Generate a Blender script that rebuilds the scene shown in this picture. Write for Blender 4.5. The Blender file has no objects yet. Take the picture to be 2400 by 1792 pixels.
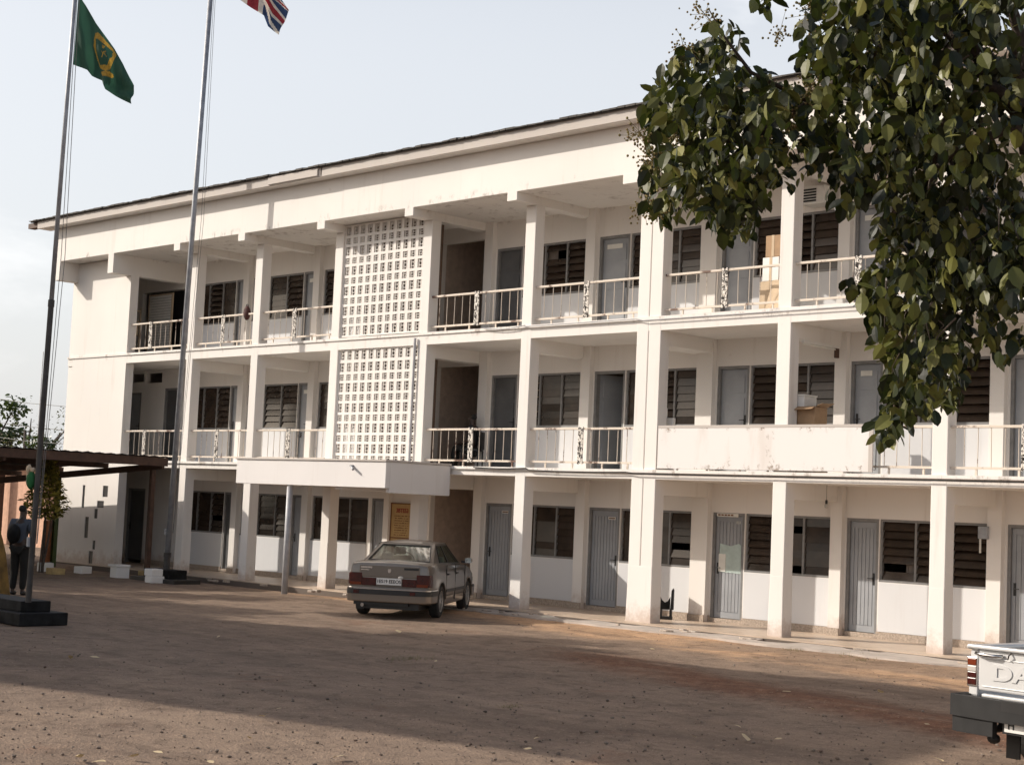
import bpy, bmesh, math, random
from mathutils import Vector, Matrix, noise
random.seed(7)
R = math.radians
SC = bpy.context.scene
COL = SC.collection
# ------------------------------------------------------------------ camera
CP = Vector((14.99126, -24.22641, 2.11627))
YAW, PITCH, ROLL, FPX = -0.788679, 0.0780266, 0.0438913, 3755.33
_d = Vector((math.sin(YAW)*math.cos(PITCH), math.cos(YAW)*math.cos(PITCH), math.sin(PITCH)))
_r = Vector((math.cos(YAW), -math.sin(YAW), 0)); _u = _r.cross(_d)
_c, _s = math.cos(ROLL), math.sin(ROLL)
_r2 = _c*_r + _s*_u; _u2 = -_s*_r + _c*_u
cd = bpy.data.cameras.new('camera'); co = bpy.data.objects.new('camera', cd); COL.objects.link(co)
cd.sensor_width = 36; cd.lens = 36*FPX/2400; cd.clip_end = 3000; cd.clip_start = .1
co.matrix_world = Matrix(((_r2.x, _u2.x, -_d.x, CP.x), (_r2.y, _u2.y, -_d.y, CP.y), (_r2.z, _u2.z, -_d.z, CP.z), (0, 0, 0, 1)))
SC.camera = co
def ray(u, v): return (_d*FPX + _r2*(u-1200) - _u2*(v-896)).normalized()
def hit(u, v, ax, val):
    w = ray(u, v); t = (val-CP[ax])/w[ax]; return CP + t*w
def dist(u, v, t): return CP + ray(u, v)*t
def facing(u, v, p):           # photo pixel onto the upright plane through p that faces the yard
    w = ray(u, v); n = Vector((_d.x, _d.y, 0)).normalized(); t = (Vector(p)-CP).dot(n)/w.dot(n); return CP+w*t

# ------------------------------------------------------------------ materials
def new_mat(name):
    m = bpy.data.materials.new(name); m.use_nodes = True
    nt = m.node_tree; b = nt.nodes['Principled BSDF']; return m, nt, b
def nd(nt, t, **k):
    n = nt.nodes.new(t)
    for a, v in k.items():
        if a in n.inputs.keys(): n.inputs[a].default_value = v
        else: setattr(n, a, v)
    return n
def lk(nt, a, b): nt.links.new(a, b)
def coords(nt, scale=(1, 1, 1)):
    tc = nd(nt, 'ShaderNodeNewGeometry'); mp = nd(nt, 'ShaderNodeMapping'); mp.inputs['Scale'].default_value = scale
    lk(nt, tc.outputs['Position'], mp.inputs['Vector']); return mp.outputs['Vector']
def ocoords(nt, scale=(1, 1, 1)):
    tc = nd(nt, 'ShaderNodeTexCoord'); mp = nd(nt, 'ShaderNodeMapping'); mp.inputs['Scale'].default_value = scale
    lk(nt, tc.outputs['Object'], mp.inputs['Vector']); return mp.outputs['Vector']
def ns(nt, vec, scale, detail=4, rough=.55, dist=0):
    n = nd(nt, 'ShaderNodeTexNoise'); n.inputs['Scale'].default_value = scale; n.inputs['Detail'].default_value = detail
    n.inputs['Roughness'].default_value = rough; n.inputs['Distortion'].default_value = dist
    lk(nt, vec, n.inputs['Vector']); return n.outputs['Fac']
def ramp(nt, fac, stops):
    n = nd(nt, 'ShaderNodeValToRGB'); e = n.color_ramp.elements
    while len(e) < len(stops): e.new(.5)
    for i, (p, c) in enumerate(stops): e[i].position = p; e[i].color = (*c, 1) if len(c) == 3 else c
    lk(nt, fac, n.inputs['Fac']); return n.outputs['Color']
def mixc(nt, fac, a, b, mode='MIX'):
    n = nd(nt, 'ShaderNodeMix', data_type='RGBA', blend_type=mode)
    for sock, val in ((n.inputs[0], fac), (n.inputs[6], a), (n.inputs[7], b)):
        if hasattr(val, 'is_linked'): lk(nt, val, sock)
        else: sock.default_value = val if not isinstance(val, tuple) else (*val, 1)
    return n.outputs[2]
def mth(nt, op, a, b=0.0, c=None):
    n = nd(nt, 'ShaderNodeMath', operation=op)
    for i, v in enumerate((a, b, c)):
        if v is None: continue
        if hasattr(v, 'is_linked'): lk(nt, v, n.inputs[i])
        else: n.inputs[i].default_value = v
    return n.outputs[0]
def sstep(nt, x, a, b):
    n = nd(nt, 'ShaderNodeMapRange', interpolation_type='SMOOTHSTEP')
    lk(nt, x, n.inputs[0]); n.inputs[1].default_value = a; n.inputs[2].default_value = b
    return n.outputs[0]
def bump(nt, b, h, strength=.3, distance=.01):
    n = nd(nt, 'ShaderNodeBump'); n.inputs['Strength'].default_value = strength; n.inputs['Distance'].default_value = distance
    lk(nt, h, n.inputs['Height']); lk(nt, n.outputs['Normal'], b.inputs['Normal'])
def simple(name, col, rough=.6, metal=0, var=.15, scale=6, bmp=0, spec=None):
    m, nt, b = new_mat(name)
    v = coords(nt); f = ns(nt, v, scale, 5)
    lo = tuple(max(0, c*(1-var)) for c in col); hi = tuple(min(1, c*(1+var)) for c in col)
    lk(nt, ramp(nt, f, [(.3, lo), (.7, hi)]), b.inputs['Base Color'])
    b.inputs['Roughness'].default_value = rough; b.inputs['Metallic'].default_value = metal
    if spec is not None: b.inputs['Specular IOR Level'].default_value = spec
    if bmp: bump(nt, b, ns(nt, v, scale*6, 3), bmp)
    return m
def paint_wall(name, base, dirt=(.40, .32, .25), amount=.5, base_dirt=False):
    m, nt, b = new_mat(name); v = coords(nt); vs = coords(nt, (2.2, 2.2, .16))
    big = ns(nt, v, .35, 3); streak = ns(nt, vs, 1.6, 6, .65); fine = ns(nt, v, 9, 5); speck = ns(nt, v, 3.1, 8, .75)
    c1 = ramp(nt, big, [(.3, tuple(c*.94 for c in base)), (.7, tuple(min(1, c*1.03) for c in base))])
    k = mth(nt, 'MULTIPLY', sstep(nt, streak, .55, .82), amount*.45)
    c2 = mixc(nt, k, c1, dirt)
    k2 = mth(nt, 'MULTIPLY', sstep(nt, speck, .66, .76), amount*.6)
    c3 = mixc(nt, k2, c2, dirt)
    if base_dirt:
        g = nd(nt, 'ShaderNodeNewGeometry'); sp = nd(nt, 'ShaderNodeSeparateXYZ'); lk(nt, g.outputs['Position'], sp.inputs[0]); Z = sp.outputs[2]
        h = mth(nt, 'ADD', Z, mth(nt, 'MULTIPLY', mth(nt, 'SUBTRACT', speck, .5), 1.1))
        c3 = mixc(nt, mth(nt, 'MULTIPLY', sstep(nt, h, .42, -.05), .55), c3, (.36, .22, .14))
        drip = None
        for zt in (2.93, 5.97, 8.86):
            dz = mth(nt, 'ABSOLUTE', mth(nt, 'SUBTRACT', Z, zt)); k_ = sstep(nt, dz, .16, .0); drip = k_ if drip is None else mth(nt, 'MAXIMUM', drip, k_)
        dn = sstep(nt, ns(nt, coords(nt, (1.0, 1.0, .5)), 2.6, 7, .75), .54, .66)
        c3 = mixc(nt, mth(nt, 'MULTIPLY', mth(nt, 'MULTIPLY', drip, dn), .62), c3, (.24, .185, .145))
        pt = sstep(nt, ns(nt, v, .55, 3, .5, .6), .60, .63); c3 = mixc(nt, mth(nt, 'MULTIPLY', pt, .10), c3, (.66, .655, .65))
    lk(nt, c3, b.inputs['Base Color']); b.inputs['Roughness'].default_value = .75
    b.inputs['Specular IOR Level'].default_value = .25
    bump(nt, b, fine, .12, .01); return m
M = {}
M['white'] = paint_wall('white_wall_paint', (.765, .728, .683), amount=.75, base_dirt=True)
M['infill'] = paint_wall('infill_panel_paint', (.65, .648, .65), amount=.5)
M['fascia'] = paint_wall('fascia_paint', (.50, .455, .415), dirt=(.3, .25, .2), amount=.8)
def board_mat():
    m, nt, b = new_mat('stained_board'); g = nd(nt, 'ShaderNodeNewGeometry'); sp = nd(nt, 'ShaderNodeSeparateXYZ'); lk(nt, g.outputs['Position'], sp.inputs[0])
    v = coords(nt); st = ns(nt, coords(nt, (1.6, 1, .35)), 1.3, 6, .65); sk = ns(nt, v, 5.5, 8, .75)
    e = mth(nt, 'ABSOLUTE', mth(nt, 'SUBTRACT', sp.outputs[2], 3.43)); edge = sstep(nt, e, .18, .42)
    k = mth(nt, 'MULTIPLY', sstep(nt, mth(nt, 'ADD', sk, mth(nt, 'MULTIPLY', edge, .10)), .60, .70), sstep(nt, mth(nt, 'ADD', st, mth(nt, 'MULTIPLY', edge, .10)), .47, .60))
    c = mixc(nt, mth(nt, 'MULTIPLY', sstep(nt, st, .48, .75), .30), (.72, .69, .665), (.46, .37, .30))
    lk(nt, mixc(nt, mth(nt, 'MULTIPLY', k, .8), c, (.20, .14, .09)), b.inputs['Base Color']); b.inputs['Roughness'].default_value = .75; return m
M['board'] = board_mat()
M['canopy'] = paint_wall('canopy_paint', (.71, .68, .66), amount=.5)
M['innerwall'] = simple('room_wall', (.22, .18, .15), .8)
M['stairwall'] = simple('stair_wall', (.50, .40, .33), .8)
M['screenback'] = simple('brown_screen_backing', (.13, .085, .06), .8)  # dark tone for the added wall behind the screens
M['roof'] = simple('roof_sheet_dark', (.05, .042, .035), .8, var=.5, scale=4)
M['brownwood'] = simple('brown_wood', (.07, .035, .022), .7, var=.3)
M['frame'] = simple('grey_frame_paint', (.20, .195, .19), .5)
M['slat'] = simple('louvre_glass', (.034, .022, .015), .22, var=.5, scale=2, spec=.4)
M['door'] = simple('grey_door_paint', (.29, .30, .315), .5, var=.12, scale=2)
M['doordark'] = simple('dark_door_paint', (.10, .10, .10), .5, var=.2, scale=2)
M['black'] = simple('black_paint', (.012, .011, .011), .45, var=.4)
M['blackwear'] = simple('worn_black_paint', (.010, .010, .0105), .7, var=.9, scale=5, spec=.2)
M['metalgrey'] = simple('galvanised_steel', (.30, .31, .33), .5, .25, var=.25, scale=5)
M['polelow'] = simple('dark_pole_paint', (.04, .036, .034), .5, .2, var=.4, scale=5)
M['rope'] = simple('rope', (.18, .17, .16), .8)
M['paper'] = simple('paper', (.70, .68, .62), .8, var=.08)
M['papergreen'] = simple('pale_green_paper', (.42, .50, .47), .8, var=.15)
M['cardboard'] = simple('cardboard', (.36, .23, .13), .8, var=.12)
M['cardlight'] = simple('light_cardboard', (.52, .40, .27), .8, var=.12)
M['plasticwhite'] = simple('white_plastic', (.72, .70, .66), .45, var=.06)
M['pvc'] = simple('grey_pvc', (.42, .42, .43), .5)
M['skirt'] = simple('terrazzo_skirting', (.36, .29, .23), .5, var=.35, scale=30)
M['concrete'] = simple('apron_concrete', (.44, .38, .33), .8, var=.22, scale=1.6, bmp=.3)
M['yellow'] = simple('yellow_signboard', (.44, .29, .115), .55, var=.1)
M['signbrown'] = simple('sign_brown', (.16, .06, .02), .6)
M['signred'] = simple('sign_red', (.25, .02, .015), .6)
M['skin'] = simple('dark_skin', (.045, .024, .016), .5)
M['hair'] = simple('black_hair', (.01, .009, .008), .8)
M['orangewood'] = simple('orange_wood', (.26, .09, .03), .7, var=.3)
M['pink'] = simple('pinkish_plaster', (.55, .33, .23), .85)
M['greenpost'] = simple('green_post_paint', (.05, .08, .02), .6)
M['greencloth'] = simple('green_cloth', (.015, .12, .03), .8)
M['tarp'] = simple('mustard_sheet', (.17, .10, .022), .85, var=.5, scale=5, bmp=.4)
M['kerbyellow'] = simple('yellow_kerb_paint', (.42, .30, .13), .8, var=.3)
M['kerbwhite'] = paint_wall('white_kerb_paint', (.74, .71, .67), amount=1)
M['maroon'] = simple('maroon_cloth', (.05, .012, .01), .8, var=.6, scale=30)
def floor_mat():
    m, nt, b = new_mat('polished_floor'); v = coords(nt)
    c = ramp(nt, ns(nt, v, 1.3, 5), [(.3, (.44, .335, .25)), (.7, (.58, .46, .35))])
    k = sstep(nt, ns(nt, v, .9, 6, .7), .58, .72)
    lk(nt, mixc(nt, mth(nt, 'MULTIPLY', k, .5), c, (.25, .19, .14)), b.inputs['Base Color'])
    b.inputs['Roughness'].default_value = .42; return m
M['floor'] = floor_mat()
def rail_mat():
    m, nt, b = new_mat('rail_paint_rust'); v = coords(nt)
    k = sstep(nt, ns(nt, v, 2.2, 7, .7), .54, .64)
    lk(nt, mixc(nt, k, (.62, .54, .45), (.10, .045, .025)), b.inputs['Base Color']); b.inputs['Roughness'].default_value = .6; return m
M['rail'] = rail_mat()
def peel_mat():
    m, nt, b = new_mat('peeling_white_on_black'); v = coords(nt)
    k = sstep(nt, ns(nt, v, 17, 4, .6, .8), .50, .56)
    lk(nt, mixc(nt, k, (.74, .69, .62), (.03, .022, .018)), b.inputs['Base Color']); b.inputs['Roughness'].default_value = .7; return m
M['peel'] = peel_mat()
def carpaint(name, col, metal=.55, rough=.3):
    m, nt, b = new_mat(name); v = ocoords(nt)
    f = ns(nt, v, 2.0, 5); c = ramp(nt, f, [(.3, tuple(x*.93 for x in col)), (.7, col)])
    tc = nd(nt, 'ShaderNodeTexCoord'); sp = nd(nt, 'ShaderNodeSeparateXYZ'); lk(nt, tc.outputs['Object'], sp.inputs[0])
    dust = mth(nt, 'MULTIPLY', sstep(nt, mth(nt, 'ADD', sp.outputs[2], mth(nt, 'MULTIPLY', f, .3)), .75, .3), .35)
    lk(nt, mixc(nt, dust, c, (.27, .19, .13)), b.inputs['Base Color'])
    b.inputs['Metallic'].default_value = metal; b.inputs['Roughness'].default_value = rough
    b.inputs['Coat Weight'].default_value = .6; b.inputs['Coat Roughness'].default_value = .12; return m
M['carpaint'] = carpaint('beige_metallic_paint', (.17, .145, .122))
M['truckpaint'] = carpaint('white_truck_paint', (.60, .595, .585), 0, .35)
M['tyre'] = simple('tyre_rubber', (.02, .019, .018), .85, var=.3)
M['rim'] = simple('alloy_rim', (.42, .41, .40), .35, .8)
M['chrome'] = simple('chrome', (.62, .61, .6), .15, 1, var=.05)
M['bumper'] = simple('grey_plastic_bumper', (.016, .0155, .0155), .6, var=.25, spec=.3)
M['seat'] = simple('car_seat_cloth', (.32, .31, .27), .9)
M['tailred'] = simple('red_lens', (.05, .005, .003), .2, var=.4, scale=14)
M['tailorange'] = simple('orange_lens', (.15, .025, .006), .15)
M['lensclear'] = simple('clear_lens', (.45, .42, .38), .15)
def glass_mat(name, tint, alpha):
    m, nt, b = new_mat(name)
    tr = nd(nt, 'ShaderNodeBsdfTransparent'); tr.inputs[0].default_value = (*tint, 1)
    gl = nd(nt, 'ShaderNodeBsdfGlossy'); gl.inputs['Roughness'].default_value = .03
    fr = nd(nt, 'ShaderNodeFresnel'); fr.inputs[0].default_value = 1.5
    mx = nd(nt, 'ShaderNodeMixShader'); lk(nt, mth(nt, 'ADD', mth(nt, 'MULTIPLY', fr.outputs[0], .55), alpha), mx.inputs[0])
    lk(nt, tr.outputs[0], mx.inputs[1]); lk(nt, gl.outputs[0], mx.inputs[2])
    lk(nt, mx.outputs[0], nt.nodes['Material Output'].inputs['Surface']); return m
M['carglass'] = glass_mat('car_glass', (.66, .74, .72), .015)
def leaf_mat(name, cols, trans=.25, rough=.4, spec=.5):
    m, nt, b = new_mat(name); v = coords(nt); b.inputs['Specular IOR Level'].default_value = spec
    g = nd(nt, 'ShaderNodeNewGeometry')
    c = ramp(nt, g.outputs['Random Per Island'], [(i/(len(cols)-1), cc) for i, cc in enumerate(cols)])
    lk(nt, c, b.inputs['Base Color']); b.inputs['Roughness'].default_value = rough
    tl = nd(nt, 'ShaderNodeBsdfTranslucent'); lk(nt, mixc(nt, .5, c, (.12, .17, .02)), tl.inputs[0])
    mx = nd(nt, 'ShaderNodeMixShader'); mx.inputs[0].default_value = trans
    lk(nt, b.outputs[0], mx.inputs[1]); lk(nt, tl.outputs[0], mx.inputs[2]); lk(nt, mx.outputs[0], nt.nodes['Material Output'].inputs['Surface'])
    return m
M['bigleaf'] = leaf_mat('glossy_leaf', [(.004, .006, .002), (.007, .010, .003), (.010, .014, .004), (.018, .023, .006), (.04, .046, .010), (.13, .13, .03), (.065, .07, .015), (.19, .18, .055)], .12, .42, .3)
M['leaf'] = leaf_mat('tree_leaf', [(.02, .04, .01), (.045, .075, .02), (.08, .11, .03)], .25)
M['dryleaf'] = leaf_mat('thin_leaf', [(.07, .08, .03), (.12, .12, .06), (.16, .13, .08)], .2)
M['yleaf'] = leaf_mat('yellow_green_leaf', [(.06, .07, .012), (.20, .17, .03), (.36, .29, .06), (.42, .34, .09)], .2)
M['flower'] = leaf_mat('flower_buds', [(.16, .13, .04), (.26, .21, .07), (.20, .12, .05)], .1, .7)
M['bark'] = simple('bark', (.075, .055, .042), .9, var=.4, scale=14, bmp=.6)
M['litter'] = leaf_mat('dry_litter', [(.45, .30, .12), (.60, .50, .34), (.40, .22, .08)], .05, .8)
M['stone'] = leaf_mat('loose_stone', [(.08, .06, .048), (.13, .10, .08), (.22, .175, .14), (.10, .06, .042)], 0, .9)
M['drygrass'] = leaf_mat('dry_grass', [(.13, .11, .04), (.20, .16, .07), (.08, .09, .03)], .1, .8)
M['flaggreen'] = simple('flag_green', (.028, .085, .055), .75, var=.12, scale=3)
M['gold'] = simple('flag_gold', (.40, .24, .035), .7, var=.3, scale=40)
M['fblue'] = simple('flag_blue', (.03, .055, .125), .75); M['fred'] = simple('flag_red', (.30, .025, .035), .75); M['fwhite'] = simple('flag_white', (.66, .60, .52), .75)
def two_sided(m, k=.35):
    nt = m.node_tree; b = nt.nodes['Principled BSDF']; tl = nd(nt, 'ShaderNodeBsdfTranslucent')
    lk(nt, b.inputs['Base Color'].links[0].from_socket, tl.inputs[0]); mx = nd(nt, 'ShaderNodeMixShader'); mx.inputs[0].default_value = k
    lk(nt, b.outputs[0], mx.inputs[1]); lk(nt, tl.outputs[0], mx.inputs[2]); lk(nt, mx.outputs[0], nt.nodes['Material Output'].inputs['Surface'])
for k in ('flaggreen', 'gold', 'fblue', 'fred', 'fwhite'): two_sided(M[k])
def ground_mat():
    m, nt, b = new_mat('yard_ground'); g = nd(nt, 'ShaderNodeNewGeometry'); P = g.outputs['Position']
    sp = nd(nt, 'ShaderNodeSeparateXYZ'); lk(nt, P, sp.inputs[0]); X, Y = sp.outputs[0], sp.outputs[1]
    v = coords(nt); n0 = ns(nt, v, .22, 4, .6); n1 = ns(nt, v, .8, 6, .65, .4); n2 = ns(nt, v, 5, 6, .7); n3 = ns(nt, v, 38, 3, .7)
    base = ramp(nt, n1, [(.28, (.135, .098, .076)), (.5, (.195, .145, .112)), (.75, (.255, .188, .14))])
    base = mixc(nt, mth(nt, 'MULTIPLY', sstep(nt, n2, .35, .75), .5), base, (.25, .188, .142))
    wob = mth(nt, 'MULTIPLY', mth(nt, 'SUBTRACT', n1, .5), 2.6)
    Yw = mth(nt, 'ADD', Y, wob)
    # sandy strip along the building, wider towards the right
    lim = mth(nt, 'MULTIPLY_ADD', mth(nt, 'MAXIMUM', X, -12.0), -.19, -3.9)
    tan = sstep(nt, mth(nt, 'SUBTRACT', Yw, lim), -.5, .6)
    tan = mth(nt, 'MULTIPLY', tan, sstep(nt, X, -19, -11))
    grey = mth(nt, 'MULTIPLY', sstep(nt, n0, .46, .56), .75)
    tan2 = mth(nt, 'MULTIPLY', tan, mth(nt, 'SUBTRACT', 1.0, grey))
    sand = ramp(nt, n2, [(.3, (.36, .225, .135)), (.7, (.50, .335, .215))])
    c = mixc(nt, tan2, base, sand)
    # red laterite ridge
    dl = mth(nt, 'ABSOLUTE', mth(nt, 'ADD', mth(nt, 'ADD', Y, 6.35), mth(nt, 'MULTIPLY', mth(nt, 'ADD', X, 1.24), .25)))
    rd = sstep(nt, mth(nt, 'ADD', dl, mth(nt, 'ADD', mth(nt, 'MULTIPLY', wob, .40), mth(nt, 'MULTIPLY', mth(nt, 'SUBTRACT', n2, .5), .9))), 1.25, .25)
    rd = mth(nt, 'MULTIPLY', rd, mth(nt, 'MULTIPLY', sstep(nt, mth(nt, 'ADD', X, wob), -2.6, -.6), .95))
    c = mixc(nt, rd, c, ramp(nt, n2, [(.3, (.10, .05, .033)), (.7, (.215, .11, .068))]))
    rd2 = mth(nt, 'MULTIPLY', sstep(nt, ns(nt, v, .45, 5, .7, .6), .60, .70), .45)
    c = mixc(nt, rd2, c, (.17, .085, .055))
    mid = ns(nt, v, 3.4, 9, .74, .5)
    c = mixc(nt, mth(nt, 'MULTIPLY', sstep(nt, mid, .50, .66), .55), c, (.085, .060, .046))
    c = mixc(nt, mth(nt, 'MULTIPLY', sstep(nt, mid, .46, .32), .35), c, (.34, .25, .18))
    sw = ns(nt, coords(nt, (.22, .95, 1)), 1.1, 5, .6, .5)
    c = mixc(nt, mth(nt, 'MULTIPLY', sstep(nt, sw, .50, .68), .45), c, (.10, .072, .056))
    c = mixc(nt, mth(nt, 'MULTIPLY', sstep(nt, sw, .46, .30), .35), c, (.31, .235, .175))
    dk = mth(nt, 'MULTIPLY', sstep(nt, ns(nt, v, 1.3, 7, .78), .57, .68), .6)
    c = mixc(nt, dk, c, (.07, .052, .042))
    sp2 = sstep(nt, n3, .56, .64); c = mixc(nt, mth(nt, 'MULTIPLY', sp2, .55), c, (.085, .064, .05))
    sp3 = sstep(nt, ns(nt, v, 30, 2, .6), .63, .70); c = mixc(nt, mth(nt, 'MULTIPLY', sp3, .5), c, (.40, .31, .235))
    c = mixc(nt, 1.0, c, (1.24, 1.21, 1.16), 'MULTIPLY')
    lk(nt, c, b.inputs['Base Color']); b.inputs['Roughness'].default_value = .95; b.inputs['Specular IOR Level'].default_value = .15
    h = mth(nt, 'ADD', mth(nt, 'MULTIPLY', n2, .6), mth(nt, 'MULTIPLY', n3, .4)); bump(nt, b, h, 1.0, .05); return m
M['ground'] = ground_mat()

# ------------------------------------------------------------------ builders
def tag(o, label=None, cat=None, group=None, kind=None):
    if label: o['label'] = label
    if cat: o['category'] = cat
    if group: o['group'] = group
    if kind: o['kind'] = kind
    return o
ORG = {}
def empty(name, loc=(0, 0, 0), rz=0, label=None, cat=None, group=None):
    o = bpy.data.objects.new(name, None); COL.objects.link(o); o.location = loc; o.rotation_euler = (0, 0, rz); o.empty_display_size = .2
    return tag(o, label, cat, group)
class MB:
    def __init__(s): s.bm = bmesh.new()
    def box(s, x0, x1, y0, y1, z0, z1, mat=None):
        vs = [Vector(p) for p in ((x0, y0, z0), (x1, y0, z0), (x1, y1, z0), (x0, y1, z0), (x0, y0, z1), (x1, y0, z1), (x1, y1, z1), (x0, y1, z1))]
        if mat is not None: vs = [mat @ p for p in vs]
        v = [s.bm.verts.new(p) for p in vs]
        for f in ((0, 3, 2, 1), (4, 5, 6, 7), (0, 1, 5, 4), (1, 2, 6, 5), (2, 3, 7, 6), (3, 0, 4, 7)): s.bm.faces.new([v[i] for i in f])
        return s
    def poly(s, pts): s.bm.faces.new([s.bm.verts.new(p) for p in pts]); return s
    def prism(s, pts, d):                 # polygon extruded along d
        d = Vector(d); a = [s.bm.verts.new(p) for p in pts]; b = [s.bm.verts.new(Vector(p)+d) for p in pts]; n = len(a)
        s.bm.faces.new(a[::-1]); s.bm.faces.new(b)
        for i in range(n): s.bm.faces.new((a[i], a[(i+1) % n], b[(i+1) % n], b[i]))
        return s
    def tube(s, pts, r, seg=8, cap=True):
        pts = [Vector(p) for p in pts]; rs = r if isinstance(r, (list, tuple)) else [r]*len(pts); rings = []
        for i, p in enumerate(pts):
            t = (pts[min(i+1, len(pts)-1)]-pts[max(i-1, 0)]).normalized()
            a = t.orthogonal().normalized() if i == 0 else (a-t*a.dot(t)).normalized()
            b = t.cross(a)
            rings.append([s.bm.verts.new(p+(a*math.cos(2*math.pi*k/seg)+b*math.sin(2*math.pi*k/seg))*rs[i]) for k in range(seg)])
        for q, w in zip(rings, rings[1:]):
            for k in range(seg): s.bm.faces.new((q[k], q[(k+1) % seg], w[(k+1) % seg], w[k]))
        if cap: s.bm.faces.new(rings[0][::-1]); s.bm.faces.new(rings[-1])
        return s
    def ball(s, c, r, sub=1, sc=(1, 1, 1), jit=0):
        m = bmesh.new(); bmesh.ops.create_icosphere(m, subdivisions=sub, radius=r); mp = {}
        for v in m.verts: mp[v] = s.bm.verts.new(Vector((v.co.x*sc[0], v.co.y*sc[1], v.co.z*sc[2]))*(1+random.uniform(-jit, jit))+Vector(c))
        for f in m.faces: s.bm.faces.new([mp[v] for v in f.verts])
        m.free(); return s
    def lathe(s, prof, c=(0, 0, 0), axis='X', seg=28):       # prof = (along axis, radius)
        rings = []
        for a, r in prof:
            rg = []
            for k in range(seg):
                t = 2*math.pi*k/seg; p = (a, r*math.cos(t), r*math.sin(t)) if axis == 'X' else (r*math.cos(t), r*math.sin(t), a)
                rg.append(s.bm.verts.new(Vector(p)+Vector(c)))
            rings.append(rg)
        for q, w in zip(rings, rings[1:]):
            for k in range(seg): s.bm.faces.new((q[k], q[(k+1) % seg], w[(k+1) % seg], w[k]))
        return s
    def build(s, name, mat, parent=None, bevel=0, smooth=False, sub=0, seg=2):
        bmesh.ops.recalc_face_normals(s.bm, faces=s.bm.faces[:])
        me = bpy.data.meshes.new(name); s.bm.to_mesh(me); s.bm.free()
        o = bpy.data.objects.new(name, me); COL.objects.link(o); me.materials.append(M[mat] if isinstance(mat, str) else mat)
        if smooth:
            for p in me.polygons: p.use_smooth = True
        if bevel:
            b = o.modifiers.new('bevel', 'BEVEL'); b.width = bevel; b.segments = seg; b.limit_method = 'ANGLE'; b.angle_limit = R(40)
        if sub: m = o.modifiers.new('sub', 'SUBSURF'); m.levels = sub; m.render_levels = sub
        if parent: o.parent = parent
        return o
def BX(*a): return MB().box(*a)
def textmesh(txt, size, depth, mtx, name, mat, parent=None, width=None):
    cu = bpy.data.curves.new('t', 'FONT'); cu.body = txt; cu.size = size; cu.extrude = depth; cu.align_x = 'CENTER'; cu.align_y = 'CENTER'
    if width: cu.offset = width
    o = bpy.data.objects.new('t', cu); COL.objects.link(o)
    dg = bpy.context.evaluated_depsgraph_get(); dg.update(); me = bpy.data.meshes.new_from_object(o.evaluated_get(dg))
    bpy.data.objects.remove(o); bpy.data.curves.remove(cu)
    me.transform(mtx); me.name = name; me.materials.clear(); me.materials.append(M[mat] if isinstance(mat, str) else mat)
    t = bpy.data.objects.new(name, me); COL.objects.link(t)
    if parent: t.parent = parent
    return t
def face_front(x, y, z): return Matrix(((1, 0, 0, x), (0, 0, -1, y), (0, 1, 0, z), (0, 0, 0, 1)))   # text readable from -Y
def copy_tree(o, parent=None):
    c = o.copy(); COL.objects.link(c); c.parent = parent
    for ch in list(o.children): copy_tree(ch, c)
    return c

# ------------------------------------------------------------------ ground
def axis(a, b, st): 
    n = int((b-a)/st); return [a+(b-a)*i/n for i in range(n+1)]
def build_ground():
    xs = [-900, -300, -120, -60, -45]+axis(-36, 14, .25)+[20, 30, 60, 200, 900]
    ys = [-900, -300, -80, -40, -30]+axis(-24, -1.0, .23)+[-.97, -.9, -.6, -.35, -.30, 1, 8, 20, 60, 200, 900]
    bm = bmesh.new(); g = []
    for x in xs:
        rw = []
        for y in ys:
            z = -.055
            if -36 <= x <= 14 and -24 <= y <= -1.2:
                z += .030*noise.noise((x*.35, y*.35, 0))+.018*noise.noise((x*1.5, y*1.5, 3))+.008*noise.noise((x*4, y*4, 5))
                dl = abs(y+6.35+(x+1.24)*.25)
                if x > -2.5: z += .07*max(0, 1-dl/.7)*(.6+.6*noise.noise((x*.9, y*1.2, 9)))
            if -.95 < y < -.32 and -26 < x < 11.2: z = -.30
            if -7 < y < -.96 and x < -12: z -= .04*min(1, (-12-x)/3)*min(1, max(0, (y+7)/3))
            rw.append(bm.verts.new((x, y, z)))
        g.append(rw)
    for i in range(len(xs)-1):
        for j in range(len(ys)-1): bm.faces.new((g[i][j], g[i+1][j], g[i+1][j+1], g[i][j+1]))
    me = bpy.data.meshes.new('ground'); bm.to_mesh(me); bm.free()
    o = bpy.data.objects.new('ground', me); COL.objects.link(o); me.materials.append(M['ground'])
    for p in me.polygons: p.use_smooth = True
    tag(o, kind='structure')
build_ground()

# ------------------------------------------------------------------ building
XK = dict(A=-25.3, B=-21.95, C=-18.99, D=-15.72, E=-12.5, F=-9.18, G=-5.91, H=-2.49, I=.77, J=4.03, K=7.3, L=10.6)
CW = {k: .3 for k in XK}; CW['G'] = .62
F1, F2, RB = 2.985, 6.02, 8.805
S1, S2 = 2.80, 5.74
XL, XR = -28.27, 10.9
WY = 1.8
FL = [0, F1, F2]; CE = [S1, S2, RB]
bld = empty('office_building', (0, 0, 0), label='long white three storey block with open verandahs and a perforated stair screen', cat='building')
def part(mb, name, mat, **k): return mb.build(name, mat, bld, **k)
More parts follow.
